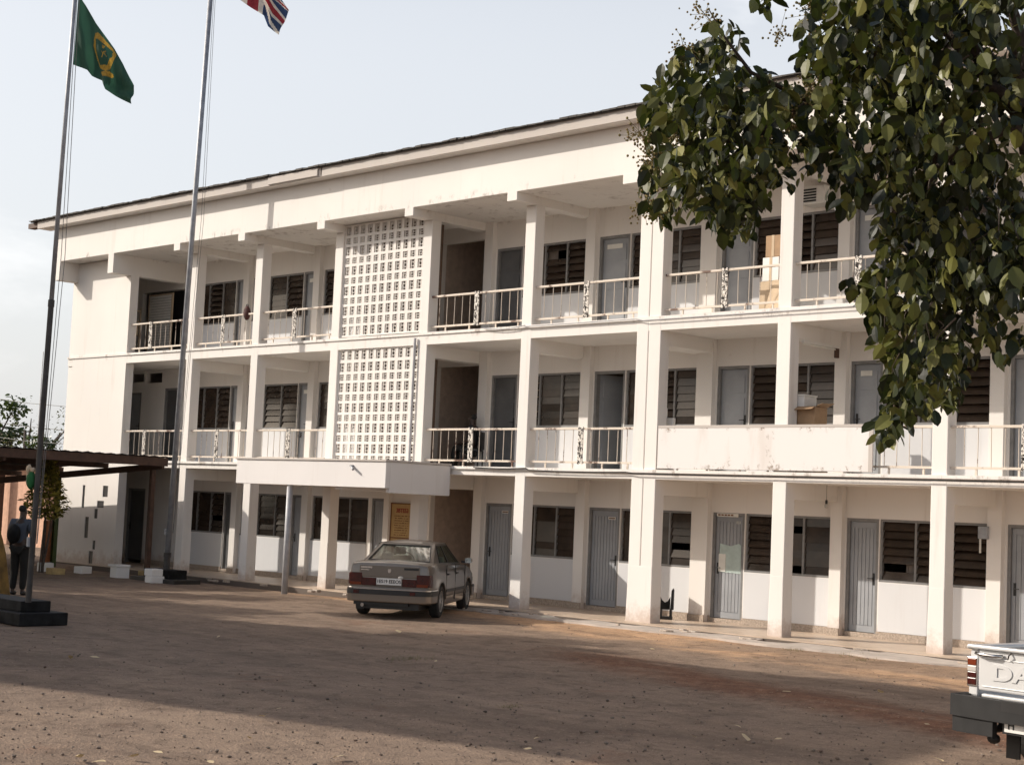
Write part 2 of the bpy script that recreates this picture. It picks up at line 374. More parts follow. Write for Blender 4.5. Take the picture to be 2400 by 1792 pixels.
# floors
part(BX(XL+.02, XR, -.32, 9, -.5, 0), 'verandah_floor', 'floor')
part(BX(XL+.02, XR, -.335, -.321, -.5, -.022), 'edge_shade_strip', 'stone')  # dark strip stands in for the shade on the step
part(BX(XL+.02, XR, .003, 9, S1, F1-.06).box(XL+.02, XR, -.05, 9, F1-.06, F1), 'floor_slab', 'white')
part(BX(XL+.02, XR, .003, 9, S2, F2-.06).box(XL+.02, XR, -.03, 9, F2-.06, F2), 'floor_slab', 'white')
part(BX(XL+.004, XR, -.602, 9, RB, 9.806), 'roof_band', 'white', bevel=.012)
# roof
rf = MB(); zr = 10.055
rf.prism([(XL-.95, -1.0, zr), (XL-.95, 4.6, zr+.85), (XL-.95, 10.4, zr), (XL-.95, 10.4, zr-.04), (XL-.95, 4.6, zr+.81), (XL-.95, -1.0, zr-.04)], (XR-XL+1.5, 0, 0))
x = XL-.96; i = 0
while x < XR+.5:
    w = random.uniform(.20, .27); rf.prism([(x, -1.055+random.uniform(0, .03), zr-.015), (x+w*.94, -1.055+random.uniform(0, .03), zr-.015), (x+w*.94, -.2, zr+.17), (x, -.2, zr+.17)], (0, 0, .022+random.uniform(0, .022))); x += w
roof = part(rf, 'roof', 'roof')
BX(XL-1.22, XL-.62, -.92, -.7, 9.87, 10.02).build('purlin_end', 'brownwood', roof)
fb = MB(); fb.box(XL-.6, -15.25, -.952, -.91, 9.806, 10.042); fb.box(-15.2, XR+.1, -.95, -.91, 9.804, 10.04)
fb.box(-17.3, -15.32, -.992, -.954, 9.83, 10.02); part(fb, 'fascia_board', 'fascia', bevel=.006)
part(BX(XL-.6, XR+.1, -.909, -.5, 9.808, 9.85), 'eave_soffit', 'white')
# columns
for k, x in XK.items():
    if k == 'A': continue
    m = MB(); w = CW[k]; top = 8.62
    if k == 'G':
        m.box(x, x+.298, 0, .28, -.02, top); m.box(x+.318, x+w, 0, .28, -.02, top); m.box(x+.29, x+.325, .02, .26, -.02, top)
        m.box(x-.04, x+.2, -.006, .1, -.02, .02)
    else: m.box(x, x+w, 0, .28, -.02, top)
    # slightly wider foot with the worn plaster
    m.prism([(x-.018, -.012, -.03), (x+w+.012, -.012, -.03), (x+w-.004, -.002, 1.1), (x+.004, -.002, 1.1)], (0, .30, 0))
    part(m, 'column', 'white', bevel=.012)
# beams (front of band to rear wall on top floor, column to wall below)
for k, x in XK.items():
    w = CW[k]; lo = 8.25 if k == 'A' else 8.62
    m = MB(); m.box(x+.002, x+w-.002, -.604, WY, lo, RB+.02)
    part(m, 'roof_beam', 'white', bevel=.008)
    for zc, zb in ((S2, 5.46), (S1, 2.50)):
        if k == 'A': continue
        part(BX(x+.006, x+w-.006, .2, WY, zb, zc+.02), 'beam', 'white')
part(BX(XL, XL+.3, -.604, .2, 8.25, RB+.02), 'roof_beam', 'white', bevel=.008)
# end screen wall at the left, with slots
slots = []
for (a, b, c, d) in ((1060, 1093, 860, 1155), (1330, 1388, 870, 1012), (1258, 1333, 1065, 1150), (1218, 1253, 1168, 1290), (1090, 1138, 1270, 1540), (1195, 1222, 1575, 1690), (1145, 1190, 1712, 1880)):
    q = .18157; p0 = hit(a*q, 980+d*q, 1, 0); p1 = hit(b*q, 980+c*q, 1, 0); slots.append((p0.x-.035, p1.x+.035, p0.z, p1.z))
def wall(x0, x1, z0, z1, ops, y0, y1, m=None):
    m = m or MB(); xs = sorted({x0, x1, *[v for o in ops for v in o[:2] if x0 < v < x1]})
    for a, b in zip(xs, xs[1:]):
        c = (a+b)/2; hs = sorted([(o[2], o[3]) for o in ops if o[0] < c < o[1]]); z = z0
        for h0, h1 in hs:
            if h0 > z+1e-4: m.box(a, b, y0, y1, z, h0)
            z = max(z, h1)
        if z1 > z+1e-4: m.box(a, b, y0, y1, z, z1)
    return m
part(wall(-27.98, -25.0, -.02, S1+.6, slots, .001, .26).box(-27.98, -25.0, .001, .26, S1+.6, 8.79), 'end_wall', 'white')
for a_, b_, c_, d_ in slots: part(BX(a_+.002, b_-.002, .022, .25, c_+.002, d_-.002), 'slot_shade_fill', 'black')  # black fill painted in for the darkness inside the open slots
part(BX(-28.25, -28.0, .03, 9, -.3, 8.79), 'end_wall', 'white')
part(BX(-28.0, -27.97, .06, .2, -.1, 8.79), 'wall_joint', 'black')
part(BX(XR-.25, XR-.003, .5, 9, -.3, 8.79), 'end_wall', 'white')
part(BX(XL+.02, XR-.003, 8.8, 9.0, -.3, 8.79), 'rear_outer_wall', 'white')
# rear verandah wall with openings
PIL = {'B': (-21.88, -21.62), 'C': (-18.72, -18.46), 'D': (-15.40, -15.2), 'E': (-12.2, -11.92), 'F': (-8.95, -8.67), 'G': (-5.7, -5.28), 'H': (-2.34, -2.08), 'I': (.91, 1.19), 'J': (4.15, 4.43), 'K': (7.4, 7.68)}
TOP = [2.21, 5.185, 8.17]; SILL = [1.05, 3.96, 6.96]
WIN = [(-24.4, -22.40), (-21.58, -19.30), (-18.42, -16.14), (-11.01, -8.97), (-7.73, -5.72), (-4.42, -2.36), (-1.33, .89), (2.03, 4.13), (5.3, 7.38)]
DOOR = [(-22.38, -21.9), (-19.28, -18.74), (-16.0, -15.43), (-11.88, -11.03), (-8.64, -7.75), (-5.24, -4.44), (-2.05, -1.35), (1.24, 2.01), (4.48, 5.28)]
STAIR = (-13.82, -12.24)
for f in range(3):
    z0, z1 = FL[f], CE[f]; ops = []
    ops += [(a, b, SILL[f], TOP[f]) for a, b in WIN]; ops += [(a, b, z0, TOP[f]) for a, b in DOOR if f == 0 or a != -16.0]
    ops.append((*STAIR, z0, z1-.3 if f < 2 else 8.45))
    if f == 0: ops.append((-27.38, -26.44, z0, TOP[f]))
    if f == 1: ops += [(-27.67, -26.98, z0, TOP[f]-.1), (-25.72, -24.98, z0, TOP[f]), (-27.71, -26.9, 5.40, 5.66), (-26.77, -25.91, 5.36, 5.66)]
    if f == 2: ops.append((-27.25, -24.95, z0, 8.1))
    part(wall(-28.0, XR-.25, z0, z1, ops, WY, WY+.15), 'verandah_wall', 'white')
    for k, (a, b) in PIL.items(): part(BX(a, b, WY-.13, WY+.002, z0, z1), 'pilaster', 'white', bevel=.006)
    # rooms behind
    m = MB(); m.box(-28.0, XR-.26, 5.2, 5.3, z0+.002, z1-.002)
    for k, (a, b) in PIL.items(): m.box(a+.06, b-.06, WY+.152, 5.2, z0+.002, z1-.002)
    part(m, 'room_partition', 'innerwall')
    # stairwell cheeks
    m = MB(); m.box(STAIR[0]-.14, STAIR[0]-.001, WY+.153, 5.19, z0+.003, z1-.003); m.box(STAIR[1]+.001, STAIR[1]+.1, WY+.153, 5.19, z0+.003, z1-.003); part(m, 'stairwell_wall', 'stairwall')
# skirting on the ground floor
cuts = sorted([d for d in DOOR+[STAIR, (-27.38, -26.44)]]); x = -27.9
for a, b in cuts+[(XR-.3, XR-.3)]:
    x1 = a
    ed = [x]+[v for p in PIL.values() for v in p if x < v < x1]+[x1]
    for p, q in zip(ed, ed[1:]):
        y = WY-.16 if any(P0-.001 <= (p+q)/2 <= P1+.001 for P0, P1 in PIL.values()) else WY-.025
        part(BX(p, q, y, WY-.003 if y > WY-.1 else WY-.132, .001, .135), 'skirting', 'skirt')
    x = b
for a, b in DOOR: part(BX(a+.002, b-.002, WY-.012, WY+.12, .001, .09), 'threshold', 'skirt')
# stairs behind the screen
m = MB()
for f in range(2):
    for i in range(11): m.box(STAIR[0]+.03, STAIR[1]-.03, 2.1+i*.27, 2.1+(i+1)*.27+.02, FL[f]+i*.14, FL[f]+(i+1)*.14)
part(m, 'stair', 'stairwall')
m = MB()
for f in range(2): m.prism([(STAIR[1]-.1, 2.0, FL[f]+.05), (STAIR[1]-.1, 5.1, FL[f]+1.6), (STAIR[1]-.1, 5.1, FL[f]+1.85), (STAIR[1]-.1, 2.0, FL[f]+.3)], (.05, 0, 0))
part(m, 'stair_stringer', 'brownwood')
# windows
def window(x0, x1, z0, z1, seed, y=WY+.03, parent=bld):
    rnd = random.Random(seed); w = x1-x0; n = max(1, round(w/.72)); t = .045
    m = MB(); m.box(x0+.001, x1-.001, y, y+.07, z1-t, z1-.001); m.box(x0+.001, x1-.001, y-.03, y+.07, z0+.001, z0+t)
    ed = [x0+(w)*i/n for i in range(n+1)]
    for i, e in enumerate(ed):
        a = e if i == 0 else e-t/2 if i < n else e-t
        m.box(a+.001, a+t-.001, y+.002, y+.068, z0+t, z1-t)
    o = m.build('window', 'frame', parent)
    s = MB(); ns_ = max(3, int((z1-z0-2*t)/.15)); ph = (z1-z0-2*t)/ns_
    for i in range(n):
        base = rnd.choice((4, 7, 10, 14, 19, 26))
        for k in range(ns_):
            tl = R(base+rnd.uniform(-4, 4)); zc = z0+t+(k+.5)*ph
            mt = Matrix.Translation((0, y+.045, zc)) @ Matrix.Rotation(-tl, 4, 'X')
            if rnd.random() < .025: continue
            s.box(ed[i]+t/2+.004, ed[i+1]-t/2-.004, -.003, .003, -.082, .082, mt)
    s.build('louvres', 'slat', o)
    if rnd.random() < .45:
        c = MB(); a = x0+rnd.uniform(.1, .4)*w; b = min(x1-.05, a+rnd.uniform(.3, .7)); npt = 14; P = [(a+(b-a)*i/npt, y+.16+.025*math.sin(i*2.1), 0) for i in range(npt+1)]
        for p, q in zip(P, P[1:]): c.poly([(p[0], p[1], z0+.02), (q[0], q[1], z0+.02), (q[0], q[1], z1-.05), (p[0], p[1], z1-.05)])
        c.build('curtain', rnd.choice(('cardboard', 'innerwall', 'seat')), o)
    return o
def door(x0, x1, z0, z1, style, seed, y=WY+.03, opened=False, dark=False):
    t = .06; m = MB(); m.box(x0+.001, x0+t, y-.02, y+.1, z0, z1-t); m.box(x1-t, x1-.001, y-.02, y+.1, z0, z1-t); m.box(x0+.001, x1-.001, y-.02, y+.1, z1-t, z1-.001)
    o = m.build('door', 'frame', bld)
    a, b = x0+t+.004, x1-t-.004; zz0, zz1 = z0+(.1 if z0 == 0 else .02), z1-t-.004; l = MB(); mt = None
    if opened: mt = Matrix.Translation((a, y+.1, 0)) @ Matrix.Rotation(R(78), 4, 'Z') @ Matrix.Translation((-a, -y-.04, 0))
    l.box(a, b, y+.04, y+.075, zz0, zz1, mt)
    if style == 'plank':
        n = max(4, round((b-a-.16)/.09)); e = [a+.08+(b-a-.16)*i/n for i in range(n+1)]
        for p, q in zip(e, e[1:]): l.box(p+.006, q-.006, y+.028, y+.0405, zz0+.13, zz1-.12, mt)
        for p in ((a, a+.072), (b-.072, b)): l.box(p[0], p[1], y+.026, y+.0405, zz0, zz1, mt)
        l.box(a+.073, b-.073, y+.026, y+.0405, zz0, zz0+.12, mt); l.box(a+.073, b-.073, y+.026, y+.0405, zz1-.11, zz1, mt)
    else:
        h = zz1-zz0
        for (f0, f1) in ((.06, .40), (.46, .72), (.77, .94)):
            l.box(a+.09, b-.09, y+.028, y+.0405, zz0+h*f0, zz0+h*f1, mt)
    lf = l.build('door_leaf', 'doordark' if dark else 'door', o)
    if b-a > .35:
        hm = MB(); hx = a+.06 if seed % 2 else b-.06
        hm.box(hx-.022, hx+.022, y+.018, y+.028, z0+.98, z0+1.2); hm.tube([(hx, y+.02, z0+1.1), (hx, y-.03, z0+1.1), (hx+(.1 if seed % 2 else -.1), y-.03, z0+1.1)], .009, 6)
        if not opened: hm.build('handle', 'black', lf)
    return o, lf, (a, b, zz0, zz1)
DL = {}
for f in range(3):
    for i, (a, b) in enumerate(WIN):
        window(a, b, SILL[f], TOP[f], 100*f+i)
        part(BX(a+.01, b-.01, WY-.012, WY-.001, FL[f]+(.14 if f == 0 else .005), SILL[f]-.012), 'infill_panel', 'infill')
    for i, (a, b) in enumerate(DOOR):
        if f and a == -16.0: continue
        DL[f, i] = door(a, b, FL[f], TOP[f], 'plank' if f == 0 else 'panel', i+f, opened=(f, i) == (1, 4), dark=(f, i) in ((0, 0), (1, 3), (2, 3)))
door(-27.38, -26.44, 0, TOP[0], 'panel', 3, dark=True)
door(-27.67, -26.98, F1, TOP[1]-.1, 'panel', 2)
door(-25.72, -24.98, F1, TOP[1], 'panel', 2, dark=True)
# name plates and notices on doors
for (i, zz) in ((3, 2.02), (4, 1.99)):
    a, b, z0, z1 = DL[0, i][2]; BX(b-.30, b-.09, WY+.045, WY+.052, zz-.03, zz+.03).build('name_plate', 'paper', DL[0, i][1])
    BX(b-.28, b-.11, WY+.0425, WY+.0448, zz-.012, zz+.012).build('plate_lettering', 'signbrown', DL[0, i][1])
a, b, z0, z1 = DL[0, 5][2]; lf = DL[0, 5][1]
pp = MB(); pp.prism([(a+.08, WY+.048, 1.02), (b-.03, WY+.048, 1.0), (b-.04, WY+.048, 1.57), (b-.1, WY+.048, 1.6), (b-.3, WY+.048, 1.545), (a+.1, WY+.048, 1.59)], (0, .006, 0)); pp.build('notice', 'papergreen', lf)
BX(a+.085, a+.26, WY+.040, WY+.046, 1.03, 1.38).build('notice', 'paper', lf)
BX(a+.04, b-.10, WY-.002, WY+.008, 2.13, 2.2).build('name_plate', 'paper', lf)
for k in range(5): BX(a+.07+k*.08, a+.13+k*.08, WY-.005, WY-.0025, 2.15, 2.18).build('plate_lettering', 'signbrown', lf)
textmesh('033', .075, .002, face_front(b-.12, WY+.05, 2.02), 'door_number', 'paper', lf)
a, b, z0, z1 = DL[2, 5][2]
for fi in (1, 2):
    for i in (1, 4, 6):
        if (fi, i) == (1, 4): continue
        a, b, z0, z1 = DL[fi, i][2]; BX(a+.12, b-.2 if b-a > .5 else b-.08, WY+.05, WY+.056, z1-.22, z1-.12).build('notice', 'paper', DL[fi, i][1])
# breeze-block screens
def screen(x0, x1, z0, z1, nc, hs):
    m = MB(); y0, y1 = .05, .088; pw = (x1-x0)/nc; tot = sum(hs); z = z0
    for ri, hh in enumerate(hs):
        h = hh*(z1-z0)/tot; mz = h*.135
        m.box(x0, x1, y0, y1, z, z+mz*.999); m.box(x0, x1, y0, y1, z+h-mz, z+h)
        for c in range(nc):
            a = x0+c*pw; b = a+pw; mx = pw*.18; zi0, zi1 = z+mz, z+h-mz
            m.box(a, a+mx, y0, y1, zi0, zi1); m.box(b-mx, b, y0, y1, zi0, zi1)
            cx, cz = (a+b)/2, z+h/2; rx, rz = (pw/2-mx)*.66, (h/2-mz)*.54; n = 12; th = .011
            for k in range(n):
                t0, t1 = 2*math.pi*k/n, 2*math.pi*(k+1)/n
                o0, o1 = (cx+rx*math.cos(t0), cz+rz*math.sin(t0)), (cx+rx*math.cos(t1), cz+rz*math.sin(t1))
                i0, i1 = (cx+(rx-th)*math.cos(t0), cz+(rz-th)*math.sin(t0)), (cx+(rx-th)*math.cos(t1), cz+(rz-th)*math.sin(t1))
                m.poly([(o0[0], y0+.01, o0[1]), (o1[0], y0+.01, o1[1]), (i1[0], y0+.01, i1[1]), (i0[0], y0+.01, i0[1])])
                m.poly([(i0[0], y0+.01, i0[1]), (i1[0], y0+.01, i1[1]), (i1[0], y1, i1[1]), (i0[0], y1, i0[1])])
                m.poly([(o0[0], y0+.01, o0[1]), (o1[0], y0+.01, o1[1]), (o1[0], y1, o1[1]), (o0[0], y1, o0[1])])
            for sx in (-1, 1):
                for sz in (-1, 1):
                    for (g, hfr) in ((.55, .95),):
                        p = Vector((cx+sx*rx*.75*(1 if g > .5 else .62), 0, cz+sz*rz*(.62 if g > .5 else .85))); q = Vector((cx+sx*(pw/2-mx)*g, 0, cz+sz*(h/2-mz)*hfr*1.05))
                        dd = (q-p).normalized().cross(Vector((0, 1, 0)))*.0058
                        m.prism([(p.x-dd.x, y0+.012, p.z-dd.z), (p.x+dd.x, y0+.012, p.z+dd.z), (q.x+dd.x, y0+.012, q.z+dd.z), (q.x-dd.x, y0+.012, q.z-dd.z)], (0, .022, 0))
        z += h
    return part(m, 'breeze_block_screen', 'white')
for f_ in (1, 2): part(BX(-15.41, -12.6, .62, .72, FL[f_]+.002, CE[f_]-.002), 'added_screen_backing', 'screenback')  # added wall close behind the screens so their holes look dark
alt = [(.27 if i % 2 == 0 else .19) for i in range(11)]
screen(-15.42, -12.5, F2+.03, 8.78, 11, alt)
screen(-15.42, -12.5, F1+.03, S2+.001, 11, alt[1:]+[.27])
# railings
def railing(x0, x1, z, seed, post=.55):
    rnd = random.Random(seed); zt = z+.845; zb = z+.15; yc = .11
    r = MB().box(x0, x1, yc-.028, yc+.028, zt-.045, zt).build('railing', 'rail', bld, bevel=.006)
    BX(x0+.002, x1-.002, yc-.022, yc+.022, zb-.04, zb).build('lower_rail', 'rail', r)
    px = x0+(x1-x0)*post; n = max(4, round((x1-x0)/.245)); w = (x1-x0)/n
    for i in range(1, n):
        xx = x0+i*w
        if abs(xx-px) < .1: continue
        MB().tube([(xx, yc, zb-.002), (xx+rnd.uniform(-.006, .006), yc, zt-.043)], .0075, 6).build('baluster', 'rail', r)
    for k in (.16, .42, .7, .93):
        xx = x0+(x1-x0)*k; BX(xx-.018, xx+.018, yc-.012, yc+.012, z, zb-.04).build('rail_foot', 'rail', r)
    o = MB(); a, b = px-.065, px+.065; za, zz = zb-.06, zt+.015
    for p in (a, b-.022): o.box(p, p+.022, yc-.045, yc-.02, za, zz)
    hh = (zz-za)/4
    for k in range(4):
        for s in (0, 1):
            p0 = (a+.02, za+k*hh) if s == 0 else (b-.02, za+k*hh); p1 = (b-.02, za+(k+1)*hh) if s == 0 else (a+.02, za+(k+1)*hh)
            o.prism([(p0[0]-.012, yc-.04-s*.006, p0[1]), (p0[0]+.012, yc-.04-s*.006, p0[1]), (p1[0]+.012, yc-.04-s*.006, p1[1]), (p1[0]-.012, yc-.04-s*.006, p1[1])], (0, .014, 0))
        cz = za+(k+.5)*hh; o.box(a+.03, b-.03, yc-.049, yc-.03, cz-.025, cz+.025)
    o.box(a+.021, b-.021, yc-.022, yc-.006, za+.02, zz-.02)
    o.build('ornamental_post', 'peel', r)
    return r
ks = list(XK); si = 0
for f, z in ((1, F1), (2, F2)):
    for k0, k1 in zip(ks, ks[1:]):
        if k0 == 'D' or k1 == 'L': continue
        si += 1; x0 = XK[k0]+CW[k0]+.004; x1 = XK[k1]-.004
        railing(x0, x1, z, si, {'E': .5, 'F': .5, 'G': .53, 'A': .35}.get(k0, .46))
# conduits, downpipe
def sag(x0, x1, z, n, d): return [(x0+(x1-x0)*i/n, -.075, z-d*math.sin(math.pi*i/n)) for i in range(n+1)]
part(MB().tube(sag(-10.3, -9.0, F2-.005, 8, .05)+sag(-9.0, -5.9, F2-.035, 8, .0)+sag(-5.7, XR, F2-.075, 6, 0), .011, 6), 'conduit', 'pvc')
part(MB().tube(sag(-10.4, -8.8, F1-.02, 6, .02)+sag(-8.7, -6.0, F1-.06, 6, .015)+sag(-5.8, XR, F1-.085, 8, .005), .012, 6), 'conduit', 'bumper')
part(MB().tube([(-12.56, -.05, 3.05), (-12.56, -.05, 5.9)], .032, 10), 'downpipe', 'pvc')
# canopy over the entrance
cx0, cx1, cy0 = -16.6, -11.15, -1.93
cn = MB(); cn.box(cx0, cx1, cy0, cy0+.12, 2.42, 2.985); cn.box(cx1-.12, cx1-.001, cy0+.121, -.052, 2.32, 2.984); cn.box(cx0+.001, cx0+.12, cy0+.121, -.052, 2.42, 2.984); cn.box(cx0+.121, cx1-.121, cy0+.121, -.052, 2.62, 2.78)
cn.box(cx0+.12, cx1-.12, -.25, -.053, 2.46, 2.619); cn.box(-13.0, -12.75, cy0+.122, -.3, 2.36, 2.619)
can = part(cn, 'entrance_canopy', 'canopy', bevel=.008)
BX(cx0-.03, cx1+.03, cy0-.03, -.052, 2.986, 3.03).build('coping', 'fascia', can, bevel=.008)
MB().tube([(-14.62, -1.82, -.06), (-14.62, -1.82, 2.62)], .072, 16).build('round_post', 'pvc', can, smooth=True)
fl = MB(); fl.box(-12.32, -12.24, cy0-.05, cy0-.001, 2.86, 2.9); fl.tube([(-12.26, cy0-.05, 2.87), (-12.12, cy0-.11, 2.80)], .028, 8); fl.build('flood_lamp', 'metalgrey', can)
# drain edge and apron
m = MB(); rr = random.Random(3); top = []; x = -12.4; n = 60
for i in range(n+1):
    xx = -13.2+(XR+13.2)*i/n; top.append((xx, -1.05-.28*noise.noise((xx*.5, 1, 0))-.12*noise.noise((xx*2, 4, 0))-.02*(xx+13), -.028))
back = []; xx = XR
while xx > -13.2:
    w_n, d_n, gp = rr.uniform(.35, 1.2), rr.uniform(.18, .55), rr.uniform(.25, 1.1); back += [(xx, -.325, -.028)]; xx -= gp
    if xx < -12.6: break
    back += [(xx, -.325, -.028), (xx-.05*rr.random(), -.33-d_n*.7, -.028), (xx-w_n*.4, -.33-d_n*rr.uniform(.7, 1), -.028), (xx-w_n*.75, -.33-d_n*rr.uniform(.3, 1), -.028)]; xx -= w_n
m.prism(top+back+[(-13.2, -.325, -.028)], (0, 0, -.15)); ap = m.build('apron', 'concrete'); tag(ap, kind='structure')
# broken edge chunks
m = MB()
for i in range(34):
    xx = rr.uniform(-24, 6); yy = rr.uniform(-1.15, -.4); s = rr.uniform(.05, .17)
    pts = [(xx+s*rr.uniform(.7, 1.3)*math.cos(t), yy+.45*s*rr.uniform(.7, 1.2)*math.sin(t), 0) for t in [k*math.pi/3 for k in range(6)]]
    m.prism([(p[0], p[1], -.04) for p in pts], (rr.uniform(-.02, .02), 0, rr.uniform(.03, .06)))
tag(m.build('rubble', 'skirt', bevel=.01), label='broken bits of concrete strewn along the verandah edge', cat='rubble', kind='stuff')

# ------------------------------------------------------------------ things on the building
def thing_box(name, x0, x1, y0, y1, z0, z1, mat, label, cat, group=None, bevel=.006):
    o = BX(x0, x1, y0, y1, z0, z1).build(name, mat, bevel=bevel); return tag(o, label, cat, group)
# notice board with yellow ground
nb = empty('notice_board', (-14.8, 1.75, 1.2), label='yellow notice board with red heading on the wall beside the stair', cat='notice board')
def rel(mb, o, name, mat, **k):
    b = mb.build(name, mat, o, **k); b.location = -o.location; return b
rel(BX(-15.18, -14.36, 1.752, 1.795, 1.18, 2.12), nb, 'panel', 'yellow')
m = MB(); m.box(-15.2, -14.34, 1.742, 1.79, 2.09, 2.12); m.box(-15.2, -15.17, 1.742, 1.79, 1.18, 2.089); m.box(-14.37, -14.34, 1.742, 1.79, 1.18, 2.089); m.box(-15.169, -14.371, 1.742, 1.79, 1.25, 1.28)
rel(m, nb, 'border', 'signbrown')
textmesh('3BTE53', .145, .002, face_front(.03, 1.748-1.75, 1.93-1.2), 'heading', 'signred', nb, width=.004)
rw = random.Random(5); m = MB()
for i, (a, b) in enumerate([(-15.06, -14.44), (-15.03, -14.54), (-15.05, -14.52), (-15.04, -14.53), (-15.05, -14.53), (-15.05, -14.53), (-15.04, -14.57), (-15.02, -14.58), (-15.05, -14.55)]):
    z = 1.80-i*.058; x = a
    while x < b:
        w = rw.uniform(.012, .03); hgt = rw.choice((.012, .018, .012, .022)); m.box(x, min(b, x+w), 1.747, 1.7515, z-.008, z-.008+hgt); x += w+(.008 if rw.random() < .85 else .04)
rel(m, nb, 'lettering', 'signbrown')
# stained panel on the first floor railing
p = empty('panel_board', (-2.8, -.06, 3.0), label='large stained white panel fixed along the first floor railing', cat='panel')
rel(BX(-5.2, -.34, -.075, -.045, 3.01, 3.85), p, 'sheet', 'board', bevel=.006); rel(BX(-.42, -.34, -.082, -.0755, 3.01, 3.85).box(-5.2, -.43, -.081, -.0755, 3.80, 3.85), p, 'edge_trim', 'fascia')
# air conditioner
a0 = hit(1892, 485, 1, 1.6); a1 = hit(1946, 450, 1, 1.6)
ac = empty('air_conditioner', (a0.x, 1.55, a0.z), label='beige window air conditioner above the top floor window near the tree', cat='air conditioner')
rel(BX(a0.x, a1.x, 1.40, 1.80, a0.z, a0.z+.36), ac, 'casing', 'plasticwhite', bevel=.015)
m = MB()
for i in range(5): m.box(a0.x+.04, a0.x+.34, 1.385, 1.399, a0.z+.05+i*.055, a0.z+.08+i*.055)
rel(m, ac, 'grille', 'bumper')
# cardboard on the top floor by column H
q = hit(1793, 706, 1, .35)
tag(MB().prism([(q.x, .33, F2), (q.x+.35, .33, F2), (q.x+.42, .52, F2+.62), (q.x+.06, .5, F2+.62)], (0, .02, 0)).build('cardboard_sheet', 'cardlight'), 'flattened tan cardboard sheet leaning behind the top floor railing', 'cardboard')
zb = F2
for i, (w, d, h, mt, lab) in enumerate([(.42, .40, .62, 'cardlight', 'light brown carton at the bottom of the stack behind the top floor railing'), (.38, .38, .46, 'plasticwhite', 'white carton in the middle of the stack behind the top floor railing'), (.34, .36, .42, 'cardboard', 'tan wooden looking carton resting on top of the white carton on the top floor')]):
    xx = -3.34+.06*i; c = empty('carton', (xx+w/2, .75, zb), label=lab, cat='carton', group='cartons stacked on the top floor verandah')
    rel(BX(xx, xx+w, .55, .55+d, zb, zb+h-.004), c, 'box', mt, bevel=.008); rel(BX(xx+w/2-.03, xx+w/2+.03, .546, .55+d+.004, zb+.002, zb+h), c, 'tape', 'cardlight')
    zb += h
# cartons on the first floor behind the panel
for i, (xx, w, z, h, mt, lab) in enumerate([(-2.4, .62, F1, .80, 'cardlight', 'carton behind the stained panel carrying the open brown carton'), (-2.30, .48, F1+.80, .42, 'cardboard', 'open brown carton showing above the stained panel'), (-2.28, .22, F1+1.22, .2, 'plasticwhite', 'small white pot standing on the open brown carton')]):
    c = empty('carton' if i < 2 else 'pot', (xx, .4, z), label=lab, cat='carton' if i < 2 else 'pot', group='cartons on the first floor' if i < 2 else None)
    rel(BX(xx, xx+w, .3, .7, z, z+h-.003), c, 'box' if i < 2 else 'body', mt, bevel=.008)
    if i == 1:
        m = MB(); m.prism([(xx, .3, z+h), (xx+w, .3, z+h), (xx+w+.03, .16, z+h-.05), (xx-.02, .18, z+h-.07)], (0, 0, .006)); m.prism([(xx+w, .3, z+h), (xx+w, .7, z+h), (xx+w+.15, .7, z+h+.07), (xx+w+.15, .3, z+h+.05)], (0, 0, .006)); rel(m, c, 'flap', 'cardboard')
    if i == 2: rel(BX(xx-.01, xx+w+.01, .29, .71, z+h-.002, z+h+.03), c, 'rim', 'paper')
q = hit(1550, 945, 1, .45)
tag(BX(q.x, q.x+.13, .42, .5, F1, F1+1.25).build('white_plank', 'kerbwhite', bevel=.006), 'taller white plank standing behind the left end of the stained panel', 'plank')
tag(BX(q.x+.14, q.x+.34, .42, .5, F1, F1+1.05).build('white_plank', 'kerbwhite', bevel=.006), 'shorter white plank standing behind the left end of the stained panel', 'plank')
# louvred shutter standing on the top floor at the left
p0 = hit(347, 792, 1, 1.75); p1 = hit(410, 661, 1, 1.75)
sh = empty('louvred_shutter', (p0.x, 1.7, F2), label='pale louvred shutter standing in the dark opening at the top left', cat='shutter')
m = MB(); x0, x1 = p0.x, p1.x; m.box(x0, x0+.05, 1.70, 1.75, F2, 8.0); m.box(x1-.05, x1, 1.70, 1.75, F2, 8.0); m.box(x0+.051, x1-.051, 1.70, 1.75, 7.95, 8.0); rel(m, sh, 'frame', 'cardlight')
m = MB()
for k in range(24): m.box(x0+.051, x1-.051, 1.705, 1.715, F2+.02+k*.08, F2+.09+k*.08, Matrix.Translation((0, 1.71, F2+.055+k*.08)) @ Matrix.Rotation(R(14), 4, 'X') @ Matrix.Translation((0, -1.71, -F2-.055-k*.08)))
rel(m, sh, 'slats', 'plasticwhite')
BX(x0-.35, x1+.3, 1.955, 1.975, 6.1, 8.09).build('opening_shade_sheet', 'black', bld)  # black sheet stands for the darkness behind the opening
# tall rack / furniture in the same bay
m = MB(); q = hit(322, 735, 1, 1.2)
for dz in (.3, .7, 1.1, 1.42): m.box(q.x-.28, q.x+.05, .95, 1.3, F2+dz, F2+dz+.03)
for dx in (-.28, .02): m.box(q.x+dx, q.x+dx+.03, .95, .98, F2, F2+1.5); m.box(q.x+dx, q.x+dx+.03, 1.27, 1.3, F2, F2+1.5)
tag(m.build('shelf_rack', 'cardlight'), 'narrow tan shelf rack on the top floor at the left end', 'shelf')
tag(BX(q.x-.24, q.x+.02, .97, 1.25, F2+.735, F2+1.05).build('paper_bundle', 'cardlight', bevel=.01), 'tan paper bundle on the narrow shelf rack', 'bundle')
